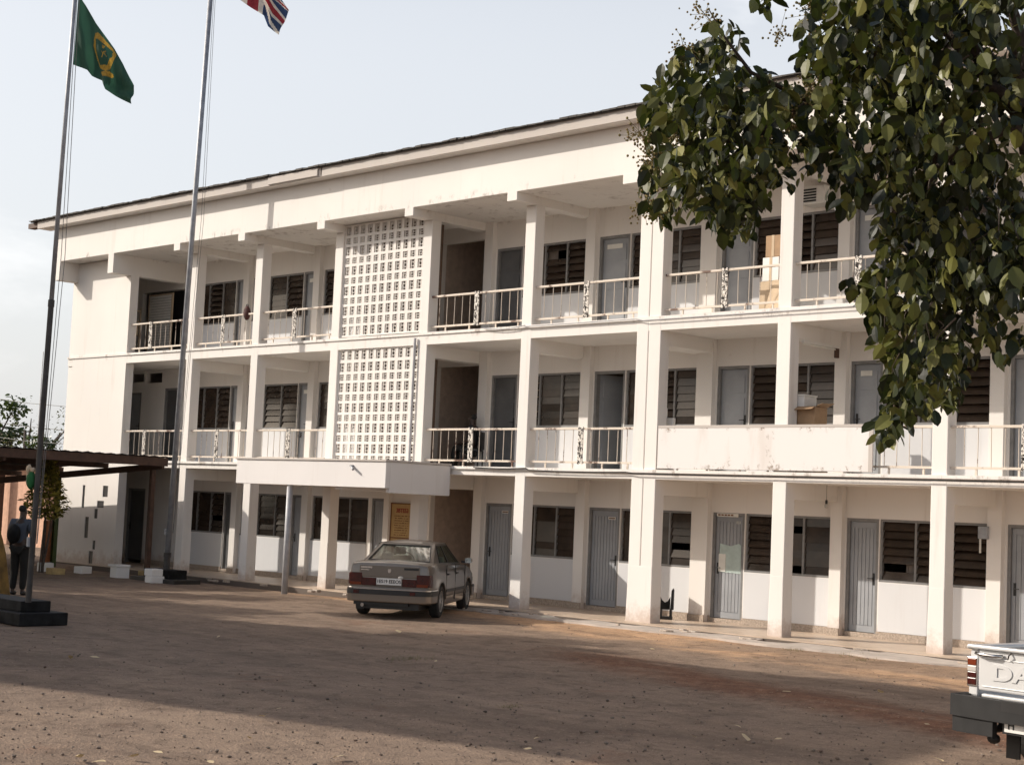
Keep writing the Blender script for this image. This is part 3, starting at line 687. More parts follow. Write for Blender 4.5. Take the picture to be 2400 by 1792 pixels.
# maroon bag on the top floor railing, near column C
g = facing(544, 735, (-19.55, .1, 6.9)); m = MB().ball((-19.42, .11, F2+.86), .15, 3, (.75, .55, 1.25), .05)
o = m.build('hanging_bag', 'maroon', smooth=True); tag(o, 'dark maroon bag slung over the top floor railing beside a column', 'bag')
MB().tube([(-19.48, .11, F2+1.0), (-19.45, .11, F2+1.08), (-19.40, .11, F2+1.08), (-19.36, .11, F2+1.0)], .012, 6).build('strap', 'black', o)
# fluorescent tube, bulb, meter box, black stool
q = hit(1925, 799, 0, XK['H']+.3); tl = empty('tube_lamp', (XK['H']+.34, 1.0, 5.40), label='thin fluorescent tube lamp under the first floor beam, one end hanging', cat='lamp')
rel(BX(-2.19, -2.14, .35, 1.55, 5.40, 5.45), tl, 'batten', 'plasticwhite'); rel(MB().tube([(-2.165, .36, 5.38), (-2.165, 1.5, 5.375)], .014, 8), tl, 'tube', 'paper'); rel(BX(-2.19, -2.14, 1.42, 1.52, 5.22, 5.4), tl, 'loose_cover', 'brownwood')
q = hit(1937, 1178, 1, 1.0); lb = empty('light_bulb', (q.x, 1.0, q.z), label='bare bulb holder hanging under the ground floor ceiling', cat='bulb')
MB().tube([(0, 0, .62), (0, 0, .05)], .004, 5).build('cord', 'black', lb); MB().lathe([(-.10, .0), (-.09, .03), (-.05, .038), (-.02, .02)], (0, 0, 0), 'Z', 12).build('bulb', 'lensclear', lb, smooth=True); MB().lathe([(-.02, .022), (.05, .024), (.06, .0)], (0, 0, 0), 'Z', 10).build('socket', 'black', lb)
q = hit(2299, 1262, 1, 1.7); bx = empty('meter_box', (q.x+.08, 1.7, q.z), label='small grey box with a dangling tag on the window near the pickup', cat='box')
BX(-.09, .09, -.1, .06, 0, .22).build('case', 'metalgrey', bx, bevel=.012); BX(-.1, -.07, -.02, 0, -.25, .0).build('tag', 'paper', bx)
q = hit(1555, 1440, 2, .0); st = empty('black_stool', (-5.0, 1.3, 0), label='small black stool with a tall slat standing against the ground floor wall', cat='stool')
q0 = hit(1550, 1443, 1, 1.35); q1 = hit(1572, 1443, 1, 1.35)
def bs(u, z): return Vector((u*.01, 0, z))
st.location = (q0.x/2+q1.x/2, 1.35, 0); st.rotation_euler = (0, 0, R(36))
m = MB(); m.box(-.13, .13, -.14, .10, 0, .06); m.box(-.13, -.08, -.12, .08, .06, .2); m.box(.07, .12, -.12, .08, .06, .2); m.build('base', 'black', st, bevel=.006)
m = MB(); m.prism([(-.13, -.1, .2), (.08, -.1, .2), (.08, -.1, .46), (.03, -.1, .37), (-.03, -.1, .34), (-.09, -.1, .39), (-.13, -.1, .48)], (0, .05, 0)); m.build('back', 'blackwear', st)
m = MB(); m.prism([(.085, -.12, .2), (.15, -.12, .2), (.15, -.12, .60), (.13, -.12, .63), (.10, -.12, .58)], (0, .2, 0)); m.build('side_slat', 'black', st)

# ------------------------------------------------------------------ flagpoles and flags
def flagpole(base, v_top, label, r0, r1, plinth, length, vj, ropeoff):
    t = hit(*v_top, 1, base.y); ax = (t-base).normalized(); top = base+ax*length
    e = empty('flagpole', base, label=label, cat='flagpole')
    j = hit(*vj, 1, base.y); lj = (j-base).length
    a = MB().tube([(0, 0, -.02), ax*lj], [r0*1.25, r0*1.18], 14).tube([ax*(lj-.05), ax*(lj+.06)], r0*1.35, 14).build('lower_tube', 'polelow', e, smooth=False)
    MB().tube([ax*lj, ax*length], [r0, r1], 14).ball(ax*length, r1*2.2, 2).build('upper_tube', 'metalgrey', e, smooth=True)
    rt = Vector((_r.x, _r.y, 0)); 
    MB().tube([ax*.9+rt*(r0+.02), ax*(length*.5)+rt*ropeoff, ax*length+rt*.02], .0055, 5).tube([ax*.9+rt*(r0+.03), ax*(length*.5)+rt*(ropeoff+.06), ax*length+rt*.05], .0055, 5).build('halyard', 'rope', e)
    MB().box(-.02, .02, -r0-.05, -r0, .85, 1.0).build('cleat', 'metalgrey', e)
    return e, ax
B1 = Vector((-8.25, -11.62, .33))
pole1, ax1 = flagpole(B1, (175, 0), 'nearer flagpole with dark foot on the black stepped plinth, flying the green flag', .038, .030, None, 10.9, (92, 716), .10)
B2 = Vector((-19.61, -1.75, .22))
pole2, ax2 = flagpole(B2, (493, 0), 'farther grey flagpole in front of the verandah flying the red, white and blue flag', .07, .062, None, 17.6, (391, 1300), .2)
# plinths
pl = empty('stepped_plinth', (-8.6, -11.4, -.05), label='black stepped concrete plinth carrying the nearer flagpole', cat='plinth')
BX(-2.2, .48, -.42, .42, 0, .2).build('lower_step', 'blackwear', pl, bevel=.015); BX(-2.2, .22, -.27, .25, .2, .37).build('upper_step', 'blackwear', pl, bevel=.015)
BX(-1.9, -.35, -.95, -.43, 0, .13).build('side_slab', 'concrete', pl, bevel=.02)
p2 = empty('pole_plinth', (-19.7, -1.75, -.06), label='low black plinth under the farther flagpole', cat='plinth'); BX(-.5, .6, -.28, .28, 0, .27).build('block', 'blackwear', p2, bevel=.015); BX(-.9, 1.1, -.42, .36, -.12, .06).build('footing', 'black', p2, bevel=.02)
def ipol(P, t):
    f = t*(len(P)-1); i = min(int(f), len(P)-2); f -= i; return P[i][0]*(1-f)+P[i+1][0]*f, P[i][1]*(1-f)+P[i+1][1]*f
def inpoly(x, y, P):
    c = False; j = len(P)-1
    for i in range(len(P)):
        if (P[i][1] > y) != (P[j][1] > y) and x < (P[j][0]-P[i][0])*(y-P[i][1])/(P[j][1]-P[i][1])+P[i][0]: c = not c
        j = i
    return c
def flag(name, top, bot, base, fold, classify, mats, label, nu=72, nv=60, mid=None):
    n = Vector((_d.x, _d.y, 0)).normalized(); G = []
    for i in range(nu+1):
        row = []
        for j in range(nv+1):
            u, v = i/nu, j/nv; a, b = ipol(top, u), ipol(bot, u); x, y = a[0]*(1-v)+b[0]*v, a[1]*(1-v)+b[1]*v
            p = facing(x, y, base)+n*(fold*(min(1, u*3)*(math.sin(u*15-v*5.5)*.7+math.sin(v*8+u*4)*.5))); row.append((p, x, y))
        G.append(row)
    bms = {k: (bmesh.new(), {}) for k in mats}
    for i in range(nu):
        for j in range(nv):
            cx = (G[i][j][1]+G[i+1][j+1][1])/2; cy = (G[i][j][2]+G[i+1][j+1][2])/2
            k = classify((i+.5)/nu, (j+.5)/nv, cx, cy); bm, mp = bms[k]; vs = []
            for ij in ((i, j), (i+1, j), (i+1, j+1), (i, j+1)):
                if ij not in mp: mp[ij] = bm.verts.new(G[ij[0]][ij[1]][0])
                vs.append(mp[ij])
            bm.faces.new(vs)
    root = None
    for k, (bm, mp) in bms.items():
        me = bpy.data.meshes.new(k); bm.to_mesh(me); bm.free(); me.materials.append(M[mats[k]])
        for pp_ in me.polygons: pp_.use_smooth = True
        if root is None:
            root = bpy.data.objects.new(name, me); COL.objects.link(root); tag(root, label, 'flag')
        else:
            o = bpy.data.objects.new(k, me); COL.objects.link(o); o.parent = root
    return root
outer = [(222, 78), (232, 78), (262, 112), (272, 128), (258, 162), (248, 168), (234, 160), (219, 108)]
inner = [(226, 91), (232, 95), (264, 120), (262, 130), (252, 154), (234, 153), (227, 120)]
scroll = [(236, 168), (256, 167), (264, 174), (262, 181), (240, 179)]
cent = [(242, 108), (247, 109), (246, 116), (242, 115)]
cent2 = [(240, 122), (243, 126), (250, 121), (247, 127), (252, 135), (246, 130), (241, 140), (243, 129)]
def cl1(u, v, x, y):
    if (inpoly(x, y, outer) and not inpoly(x, y, inner)) or inpoly(x, y, scroll) or inpoly(x, y, cent) or inpoly(x, y, cent2): return 'emblem'
    return 'cloth'
flag('green_flag', [(184, -12), (200, 12), (226, 56), (246, 84), (266, 112), (290, 152), (304, 182), (314, 201)], [(172, 152), (190, 158), (206, 166), (214, 177), (240, 190), (250, 213), (272, 226), (309, 245)], B1, .085, cl1, {'cloth': 'flaggreen', 'emblem': 'gold'}, 'drooping dark green flag with a gold shield emblem on the nearer pole', 96, 80)
def cl2(u, v, x, y):
    du, dv = u-.5, v-.5
    if abs(dv) < .09 or abs(du) < .075: return 'red_cross'
    if abs(dv) < .16 or abs(du) < .145: return 'white_cross'
    e = min(abs(dv-du), abs(dv+du)); s = dv-du if abs(dv-du) < abs(dv+du) else dv+du
    if e < .03 and du*dv < 0 or e < .03 and du < 0: return 'red_cross'
    if e < .06: return 'white_cross'
    return 'cloth'
flag('union_flag', [(498, -150), (540, -140), (600, -95), (640, -30), (677, 24)], [(494, -52), (530, -30), (562, 0), (592, 20), (620, 40), (628, 62), (654, 83)], B2, .10, cl2, {'cloth': 'fblue', 'white_cross': 'fwhite', 'red_cross': 'fred'}, 'blue flag with red and white crosses flying on the farther pole', 90, 60)

# ------------------------------------------------------------------ carport and things at the left
cp = empty('carport', (-24.5, -4, 0), label='brown carport with corrugated roof and thin steel posts at the left end', cat='carport')
xr, xl, yf, yb = -20.98, -36, -10.5, -1.05
def cz(x): return 3.05+(x-xr)*.06
m = MB(); n = 118; prof = [(yf+(yb-yf)*i/n, .018*math.sin(i*math.pi/2*1.0)) for i in range(n+1)]
for (ya, za), (yb_, zb_) in zip(prof, prof[1:]):
    m.poly([(xr+.06, ya, cz(xr)+za), (xr+.06, yb_, cz(xr)+zb_), (xl, yb_, cz(xl)+zb_), (xl, ya, cz(xl)+za)])
o = rel(m, cp, 'corrugated_roof', 'roof'); sm = o.modifiers.new('s', 'SOLIDIFY'); sm.thickness = .008
rel(BX(xr-.01, xr+.03, yf, yb+.03, 2.80, 3.02), cp, 'fascia_board', 'brownwood', bevel=.004)
for i in range(6):
    x = xr-.5-i*2.4; rel(BX(x, x+.06, yf, yb, cz(x)-.16, cz(x)-.03), cp, 'purlin', 'brownwood')
for y in (yf+.1, -5.6, yb-.1):
    m = MB(); m.prism([(xr-.03, y, cz(xr)-.32), (xl, y, cz(xl)-.36), (xl, y, cz(xl)-.16), (xr-.03, y, cz(xr)-.16)], (0, .07, 0)); rel(m, cp, 'rafter', 'brownwood')
for i, (x, y, mt) in enumerate([(-21.36, -1.2, 'brownwood'), (-26.3, -1.15, 'greenpost'), (-33, -1.15, 'brownwood'), (-26.6, -5.6, 'brownwood'), (-34, -5.6, 'brownwood'), (-34, -9.8, 'brownwood')]):
    rel(BX(x-.06, x+.06, y-.06, y+.06, -.2, cz(x)-.33), cp, 'post', mt)
# things under and around the carport (left edge)
def at(u, v, z=0.0): p = hit(u, v+7, 2, z); return p
kb = [(280, 1342, .52, .32, 'kerbwhite', 'white painted kerb block with a projecting top lying before the end wall'), (362, 1353, .46, .16, 'kerbwhite', 'lower white kerb block of the pair beside the farther flagpole'), (106, 1326, .42, .24, 'kerbwhite', 'white kerb block far left under the carport'), (194, 1331, .42, .18, 'kerbwhite', 'grey white kerb block below the slotted end wall'), (344, 1341, .40, .18, 'kerbyellow', 'faded yellow kerb block between the white ones'), (130, 1334, .6, .16, 'kerbyellow', 'ochre kerb block lying under the carport')]
for i, (u, v, w, h, mt, lab) in enumerate(kb):
    w *= .74; h *= .72
    p = at(u, v, -.05); o = BX(-w/2, w/2, -.18, .18, -.14, h).build('kerb_block', mt, bevel=.02); o.location = p; o.rotation_euler = (0, 0, R(rr.uniform(-20, 20))); tag(o, lab, 'kerb block', 'painted kerb blocks')
    if i == 0: BX(-w/2-.10, w/2+.02, -.2, .19, h+.001, h+.06).build('cap', 'kerbwhite', o, bevel=.01)
    if i == 1:
        o2 = BX(-.18, .18, -.16, .16, 0, .17).build('kerb_block', 'kerbwhite', bevel=.02); o2.location = p+Vector((-.06, 0, h+.002)); tag(o2, 'upper white kerb block stacked beside the farther flagpole', 'kerb block', 'painted kerb blocks')
# wooden crate board
p = at(108, 1312); d_ = facing(92, 1206, p)
w_ = BX(-.45, .45, -.06, .06, 0, 1.25).build('wooden_board', 'orangewood', bevel=.01); w_.location = (p.x, p.y, -.05); w_.rotation_euler = (0, 0, R(-40)); tag(w_, 'upright orange brown wooden board standing under the carport', 'board')
BX(-.46, .46, -.075, -.061, .62, .70).build('batten', 'brownwood', w_)
# pinkish building behind
pb = empty('pink_building', (-47, 5, 0), label='low pinkish building far behind the carport', cat='building')
BX(-9, 9, 0, 5, -.2, 3.0).build('wall', 'pink', pb); BX(-9.4, 9.4, -.6, 5.4, 3.0, 3.2).build('roof', 'brownwood', pb)
for x in (-6, -3, 0, 3, 6): BX(x-.12, x+.12, -.45, -.2, -.2, 2.99).build('post', 'brownwood', pb)
for x in (-4.5, 1.5): BX(x-.5, x+.5, -.02, -.001, 0, 2.1).build('door', 'brownwood', pb)
BX(4.0, 5.2, -.02, -.001, 1.0, 2.0).build('window', 'black', pb)
# mustard sheet draped over a heap at the left edge
g0 = at(8, 1385); m = MB(); nu = 20
bm = m.bm; gr = []
for i in range(nu+1):
    row = []
    for j in range(9):
        a = i/nu*2*math.pi; t = j/8; rad = (.55*(1-t)**.55+.02)*(1+.10*math.sin(a*7+t*2)+.06*noise.noise((a*2, t*3, 1))); row.append(bm.verts.new((rad*math.cos(a)*.9, rad*math.sin(a), t*1.85+(.05*math.sin(a*5) if t > .2 else 0))))
    gr.append(row)
for i in range(nu):
    for j in range(8): bm.faces.new((gr[i][j], gr[i+1][j], gr[i+1][j+1], gr[i][j+1]))
o = m.build('draped_sheet', 'tarp', smooth=True); o.location = hit(-48, 1398, 2, -.05); tag(o, 'mustard yellow sheet draped over a tall heap at the left edge', 'sheet')
# green cloth and cream rag tied round the nearer pole
q = facing(74, 1125, B1); gc = empty('cloth_bundle', q, label='green and cream cloth bundle tied high on the nearer flagpole', cat='cloth')
MB().ball((-.02, .0, 0), .11, 3, (.72, .6, 1.3), .10).build('green_cloth', 'greencloth', gc, smooth=True); MB().ball((-.12, 0, .17), .07, 2, (.7, .6, 1.1), .2).ball((-.13, 0, .02), .05, 2, (.5, .5, 2.0), .2).ball((-.02, .02, .16), .06, 2, (1, .6, .8), .2).build('cream_rag', 'cardlight', gc, smooth=True)

# ------------------------------------------------------------------ foliage
def leafcloud(mb, pts, size, droop, rnd, wide=.5, up=None):
    bm = mb.bm
    for p in pts:
        s = size*rnd.uniform(.5, 1.4); a = rnd.uniform(0, 2*math.pi); el = rnd.gauss(-droop, .45)
        d = Vector((math.cos(a)*math.cos(el), math.sin(a)*math.cos(el), math.sin(el)))
        sd = d.cross(Vector((rnd.gauss(0, .5), rnd.gauss(0, .5), 1))).normalized(); nn = sd.cross(d); cv = rnd.uniform(.05, .22); w = s*wide*.5
        rows = []
        for t, ww in ((0, .06), (.18, .72), (.45, 1), (.75, .72), (1, .03)):
            c = Vector(p)+d*(s*t)-nn*(cv*s*t*t)
            rows.append((bm.verts.new(c-sd*w*ww+nn*.18*w*ww), bm.verts.new(c), bm.verts.new(c+sd*w*ww+nn*.18*w*ww)))
        for q, r_ in zip(rows, rows[1:]):
            bm.faces.new((q[0], q[1], r_[1], r_[0])); bm.faces.new((q[1], q[2], r_[2], r_[1]))
# overhanging tree on the right
rt = random.Random(11)
blobs = [(1600, 300, 85, 165, 4), (1690, 400, 130, 140, 5), (1760, 280, 110, 120, 4), (1650, 190, 80, 80, 2.5), (1560, 440, 55, 90, 2.4), (1720, 490, 70, 80, 2), (1850, 330, 80, 120, 4), (1565, 270, 60, 60, 1.2), (1690, 110, 45, 60, .8),
         (1950, 130, 80, 150, 4), (2060, 230, 130, 240, 8), (2200, 180, 180, 230, 10), (2350, 230, 120, 260, 5.2), (1940, 360, 60, 70, 2), (1990, 440, 50, 60, 1.2),
         (2150, 540, 100, 160, 5), (2290, 550, 130, 190, 7), (2120, 740, 85, 130, 4), (2235, 740, 105, 130, 5), (2360, 700, 80, 160, 2.6), (2110, 930, 45, 90, 2), (2190, 890, 75, 90, 2.5), (2060, 690, 50, 60, 1.1), (2000, 680, 18, 25, .22), (2480, 300, 120, 350, 2.2), (2480, 650, 100, 250, 1.5),
         (2080, 1010, 25, 45, .6), (1790, 20, 25, 20, .12), (2250, 10, 120, 60, 3), (2020, -20, 130, 50, 3), (2300, -60, 250, 60, 4), (2680, 260, 170, 330, 4.5), (2560, -180, 330, 170, 6), (2840, 120, 120, 260, 2.4), (2300, -260, 200, 120, 2.5), (2650, 560, 110, 160, 1.5)]
pts = []; lim = 2.4
tree_c = dist(2200, 400, 11.5)
tb = dist(2660, 1000, 11.9)
fg = empty('overhanging_tree', (tb.x, tb.y, -.05), label='large leafy tree hanging over the yard from the right edge', cat='tree')
for (u, v, ru, rv, wgt) in blobs:
    for k in range(int(wgt*150)):
        a = rt.uniform(0, 2*math.pi); q = math.sqrt(rt.random()); 
        uu, vv = u+ru*q*math.cos(a), v+rv*q*math.sin(a)
        D = 11.6+rt.gauss(0, .85)+(uu-2000)*-.0006
        p_ = dist(uu, vv, D)+Vector((0, 0, .05))
        if noise.noise(p_*1.9)+.35*noise.noise(p_*5) > -.20+.12*rt.random(): pts.append(p_)
for p_ in rt.sample(pts[len(pts)//3:], 50):
    q_ = p_+Vector((rt.gauss(0, .03), rt.gauss(0, .03), rt.uniform(.06, .14))); r_ = q_+Vector((rt.gauss(.05, .05), rt.gauss(.03, .05), rt.uniform(.05, .14)))
    rel(MB().tube([p_-Vector((0, 0, .08)), p_, q_, r_], [.0018, .003, .004, .006], 5), fg, 'twig', 'bark')
m = MB(); leafcloud(m, pts, .098, .9, rt, .66); o = m.build('leaves', 'bigleaf', fg); o.location = -fg.location
# limbs
def limb(pix, r0, r1, name='branch'):
    P = [dist(u, v, t) for u, v, t in pix]; n = len(P); rel(MB().tube(P, [r0+(r1-r0)*i/(n-1) for i in range(n)], 8), fg, name, 'bark', smooth=True)
trk = fg.location
rel(MB().tube([Vector((trk.x, trk.y, -.2)), Vector((trk.x-.02, trk.y, .3)), Vector((trk.x+.06, trk.y+.03, 1.4)), dist(2640, 800, 11.8), dist(2560, 420, 11.6), dist(2540, 120, 11.6), dist(2590, -200, 11.7), dist(2570, -420, 11.7)], [.26, .19, .17, .15, .12, .09, .05, .02], 12), fg, 'trunk', 'bark', smooth=True)
limb([(2560, 420, 11.6), (2440, 330, 11.5), (2392, 190, 11.3), (2385, 60, 11.3), (2340, -60, 11.4)], .07, .03)
limb([(2540, 360, 11.6), (2400, 350, 11.2), (2385, 295, 11.2), (2320, 320, 11.2), (2265, 330, 11.3), (2190, 400, 11.4)], .05, .02)
limb([(2400, 250, 11.2), (2330, 205, 11.2), (2260, 232, 11.3), (2200, 300, 11.4), (2185, 420, 11.5)], .045, .016)
limb([(2440, 330, 11.5), (2230, 90, 11.5), (2180, 180, 11.6), (2195, 350, 11.6), (2170, 450, 11.7)], .05, .012)
limb([(2392, 190, 11.3), (2200, 60, 11.5), (2050, 120, 11.6), (1900, 240, 11.7), (1750, 330, 11.7), (1620, 330, 11.7), (1530, 300, 11.7)], .05, .008)
limb([(1900, 240, 11.7), (1760, 170, 11.6), (1700, 90, 11.5), (1660, 20, 11.5)], .02, .004)
limb([(2190, 400, 11.4), (2140, 620, 11.5), (2110, 850, 11.6), (2090, 1000, 11.6)], .022, .006)
limb([(2200, 300, 11.4), (2290, 560, 11.5), (2260, 800, 11.6)], .02, .006)
limb([(2560, 420, 11.6), (2680, 300, 11.9), (2780, 160, 12.1), (2860, 60, 12.2)], .06, .01)
limb([(1750, 330, 11.7), (1700, 450, 11.7), (1680, 540, 11.7)], .014, .005)
# flower panicles
def panicle(u, v, du, dv, n, spread, name='flower_panicle'):
    m = MB(); a = dist(u, v, 11.3); b = dist(u+du, v+dv, 11.3); m.tube([a, (a+b)/2+Vector((0, 0, .02)), b], [.005, .004, .002], 5)
    for i in range(n):
        t = rt.uniform(.35, 1); c = a.lerp(b, t)+Vector((rt.gauss(0, spread), rt.gauss(0, spread), rt.gauss(0, spread))); m.ball(c, rt.uniform(.006, .011), 0)
        if i % 3 == 0: m.tube([a.lerp(b, t*.9), c], [.002, .0015], 3, False)
    rel(m, fg, name, 'flower')
for (u, v, du, dv, n, sp_) in [(1690, 90, -55, -75, 60, .05), (1640, 130, -50, -20, 45, .05), (1570, 140, 40, -25, 30, .04), (1815, 100, 15, -30, 40, .04), (1830, 250, 20, 50, 90, .07), (1810, 260, 20, 40, 90, .07), (1890, 60, 20, -60, 90, .08), (2010, 0, 10, 40, 120, .08), (1900, 240, 0, -40, 90, .06), (1530, 300, -50, 20, 60, .05), (1530, 350, 0, 40, 90, .06), (1580, 300, 0, 30, 70, .06), (1510, 470, -10, 30, 50, .05), (1570, 420, 10, 30, 60, .06), (1540, 520, 0, -40, 50, .05)]: panicle(u, v, du, dv, n, sp_)
# background and side trees
def tree(loc, h, r, nleaf, label, seed, group=None, name='leafy_tree', mat='leaf', size=.22, clear=.35, flat=1.0):
    rd = random.Random(seed); e = empty(name, loc, label=label, cat='tree', group=group)
    MB().tube([(0, 0, -.2), (rd.uniform(-.1, .1), 0, h*clear*.6), (rd.uniform(-.3, .3), rd.uniform(-.3, .3), h*.75)], [.035*h, .026*h, .01*h], 10).build('trunk', 'bark', e, smooth=True)
    cl = [(Vector((0, 0, h*.68)), r*.6)]
    for i in range(11):
        a = rd.uniform(0, 6.28); q = rd.uniform(.35, .85); z = h*clear+(h*(1-clear))*rd.uniform(.2, .85); cl.append((Vector((r*q*math.cos(a), r*q*math.sin(a), z)), r*rd.uniform(.28, .48)))
    m = MB()
    for c, cr in cl[1:]: m.tube([(0, 0, h*clear*.8), c*.55+Vector((0, 0, h*.2)), c], [.014*h, .008*h, .003*h], 6)
    m.build('limbs', 'bark', e, smooth=True)
    P = []
    for i in range(nleaf):
        c, cr = rd.choice(cl); d = Vector((rd.gauss(0, 1), rd.gauss(0, 1), rd.gauss(0, 1)*.8)).normalized()*cr*rd.random()**.4; d.z *= flat; P.append(c+d)
    m = MB(); leafcloud(m, P, size, .3, rd, .6); m.build('crown', mat, e); return e
def ground_at(u, D): w = ray(u, 1150); h2 = Vector((w.x, w.y, 0)).normalized(); return Vector((CP.x, CP.y, -.06))+h2*D
tree(ground_at(-40, 92), 7.6, 2.0, 2200, 'green tree rising behind the carport at the left edge', 3, size=.28)
tree(ground_at(58, 80), 6.5, 3.0, 700, 'sparse thin twigged tree behind the carport roof', 4, mat='dryleaf', size=.13, name='sparse_tree')
tree(ground_at(104, 74), 4.7, 1.2, 900, 'small round green tree showing over the carport edge beside the end wall', 5, size=.2)
tree(ground_at(150, 62), 3.9, 1.3, 1400, 'dark bushy shrub tree between the carport and the end wall', 9, size=.2, clear=.1)
# yellow leaved shrub under the carport
rs = random.Random(21); e0 = at(98, 1330); ys = empty('yellow_shrub', (e0.x, e0.y, -.05), label='tall yellow green leaved shrub below the carport edge', cat='shrub')
P = []
for i in range(2200):
    t = rs.random()**.8; rad = (.62-.52*abs(t-.25)**.8*1.3); rad = max(.06, rad); a = rs.uniform(0, 6.28); q = math.sqrt(rs.random()); P.append((rad*q*math.cos(a), rad*q*math.sin(a), 1.35+t*1.7))
m = MB(); leafcloud(m, P, .13, -.2, rs, .5); m.build('foliage', 'yleaf', ys)
m = MB()
for i in range(5): m.tube([(rs.uniform(-.06, .06), rs.uniform(-.06, .06), 0), (rs.uniform(-.2, .2), rs.uniform(-.2, .2), 1.3), (rs.uniform(-.2, .2), rs.uniform(-.2, .2), 2.4)], [.022, .014, .006], 6)
m.build('stems', 'bark', ys)
# unseen trees and an added open shelter, put in to shade the yard
for i, (x, y, h, r) in enumerate([(-33.5, -8.6, 8.4, 2.7), (-24, -16.2, 10.6, 2.6), (-29.5, -15.8, 10.8, 2.8), (-18.0, -17.0, 10.6, 2.4), (-35.5, -16.2, 10.8, 3.0)]):
    tree((x, y, -.06), h, r, 2600, ['tree left of the carport', 'second added tree beside the shelter', 'third added tree beside the shelter', 'added tree nearest the camera beside the shelter', 'farthest added tree beside the shelter'][i]+', unseen, casting shade', 30+i, size=.34, clear=.55, flat=.7, group='unseen trees casting the yard shade')
sh_ = empty('added_shade_shelter', (-26, -23.05, -.06), rz=math.atan2(1.6, 6.6), label='added tall open shelter, unseen, its flat roof shading the yard', cat='shelter')  # added shadow caster, kept out of view
BX(-21.5, 17.6, -4.9, 4.2, 9.9, 10.05).build('roof', 'roof', sh_)
for x in (-21, -14, -7, 0, 7, 14):
    for y in (2.3, 4.0): BX(x-.09, x+.09, y-.09, y+.09, 0, 9.9).build('post', 'metalgrey', sh_)
# power lines and mast
for i, (a, b) in enumerate([((-30, 984), (146, 1007)), ((-30, 930), (150, 952)), ((-30, 1020), (146, 1040))]):
    p, q = dist(*a, 70), dist(*b, 62); tag(MB().tube([p+(p-q)*1.0, p, (p+q)/2-Vector((0, 0, .05)), q, q+(q-p)*1.5], .011, 5).build('power_line', 'black'), ['middle', 'topmost', 'lowest'][i]+' of three thin power lines left of the building', 'power line', 'power lines')
p = ground_at(80, 75); tag(MB().tube([p, (p.x, p.y, 8.2)], [.045, .02], 6).build('antenna_mast', 'plasticwhite'), 'thin white mast rising behind the carport', 'mast')

# ------------------------------------------------------------------ litter, stones, weeds
lp = [(274, 1478), (73, 1481), (512, 1494), (165, 1543), (220, 1542), (935, 1481), (653, 1664), (584, 1732), (369, 1766), (315, 1775), (794, 1778), (187, 1777), (233, 1788), (1022, 1551), (493, 1789), (1771, 1544), (1528, 1522), (1845, 1623), (2062, 1623), (1901, 1663), (1728, 1704), (1626, 1728), (1823, 1735), (2173, 1700), (1259, 1733), (1749, 1732), (1236, 1758), (2008, 1668), (2196, 1782), (615, 1681)]
rl = random.Random(2); master = []
for k in range(4):
    m = MB(); n = 7; pt = [(.07*math.cos(t)*rl.uniform(.7, 1.2), .032*math.sin(t)*rl.uniform(.7, 1.2), .006+.014*rl.random()) for t in [i*2*math.pi/n for i in range(n)]]; m.poly(pt); master.append(m.bm)
for i, (u, v) in enumerate(lp):
    p = hit(u, v, 2, -.03); me = bpy.data.meshes.new('dry_leaf'); master[i % 4].to_mesh(me); me.materials.append(M['litter'])
    o = bpy.data.objects.new('dry_leaf', me); COL.objects.link(o); o.location = p+Vector((0, 0, .012)); o.rotation_euler = (rl.gauss(0, .25), rl.gauss(0, .25), rl.uniform(0, 6.28)); s = rl.uniform(.6, 1.05); o.scale = (s, s, s)
    tag(o, 'small pale dry leaf lying loose on the bare yard', 'leaf', 'dry leaves scattered on the yard')
for b in master: b.free()
rg = random.Random(8); m = MB()
for i in range(3400):
    u = rg.uniform(-40, 2440); v = 1400+rg.random()**.7*420
    p = hit(u, v, 2, -.045)
    if p.y > -1.3 or p.y < -20: continue
    s = rg.choice((.005, .006, .008, .011, .015))*(.8 if rg.random() < .8 else 1.5)
    m.ball((p.x, p.y, -.05+.03*noise.noise((p.x*.35, p.y*.35, 0))+s*.25), s, 0, (1, rg.uniform(.6, 1), rg.uniform(.4, .8)), .25)
tag(m.build('gravel', 'stone'), 'loose dark stones and clods scattered over the bare yard', 'gravel', kind='stuff')
m = MB()
for (u, v, n, ru, rv) in [(1995, 1532, 260, 55, 8), (1860, 1523, 120, 30, 5), (960, 1544, 160, 60, 6), (2020, 1546, 90, 30, 4), (1190, 1655, 60, 30, 5)]:
    for i in range(n):
        p = hit(u+rg.gauss(0, ru*.5), v+rg.gauss(0, rv*.5), 2, -.05); a = rg.uniform(0, 6.28); h = rg.uniform(.02, .08); w = .004
        t = Vector((math.cos(a)*h, math.sin(a)*h, h*rg.uniform(.15, .8))); sd = Vector((-math.sin(a), math.cos(a), 0))*w; m.poly([p-sd, p+sd, p+t])
tag(m.build('dry_grass', 'drygrass'), 'flattened dry grass tufts on the yard', 'grass', kind='stuff')

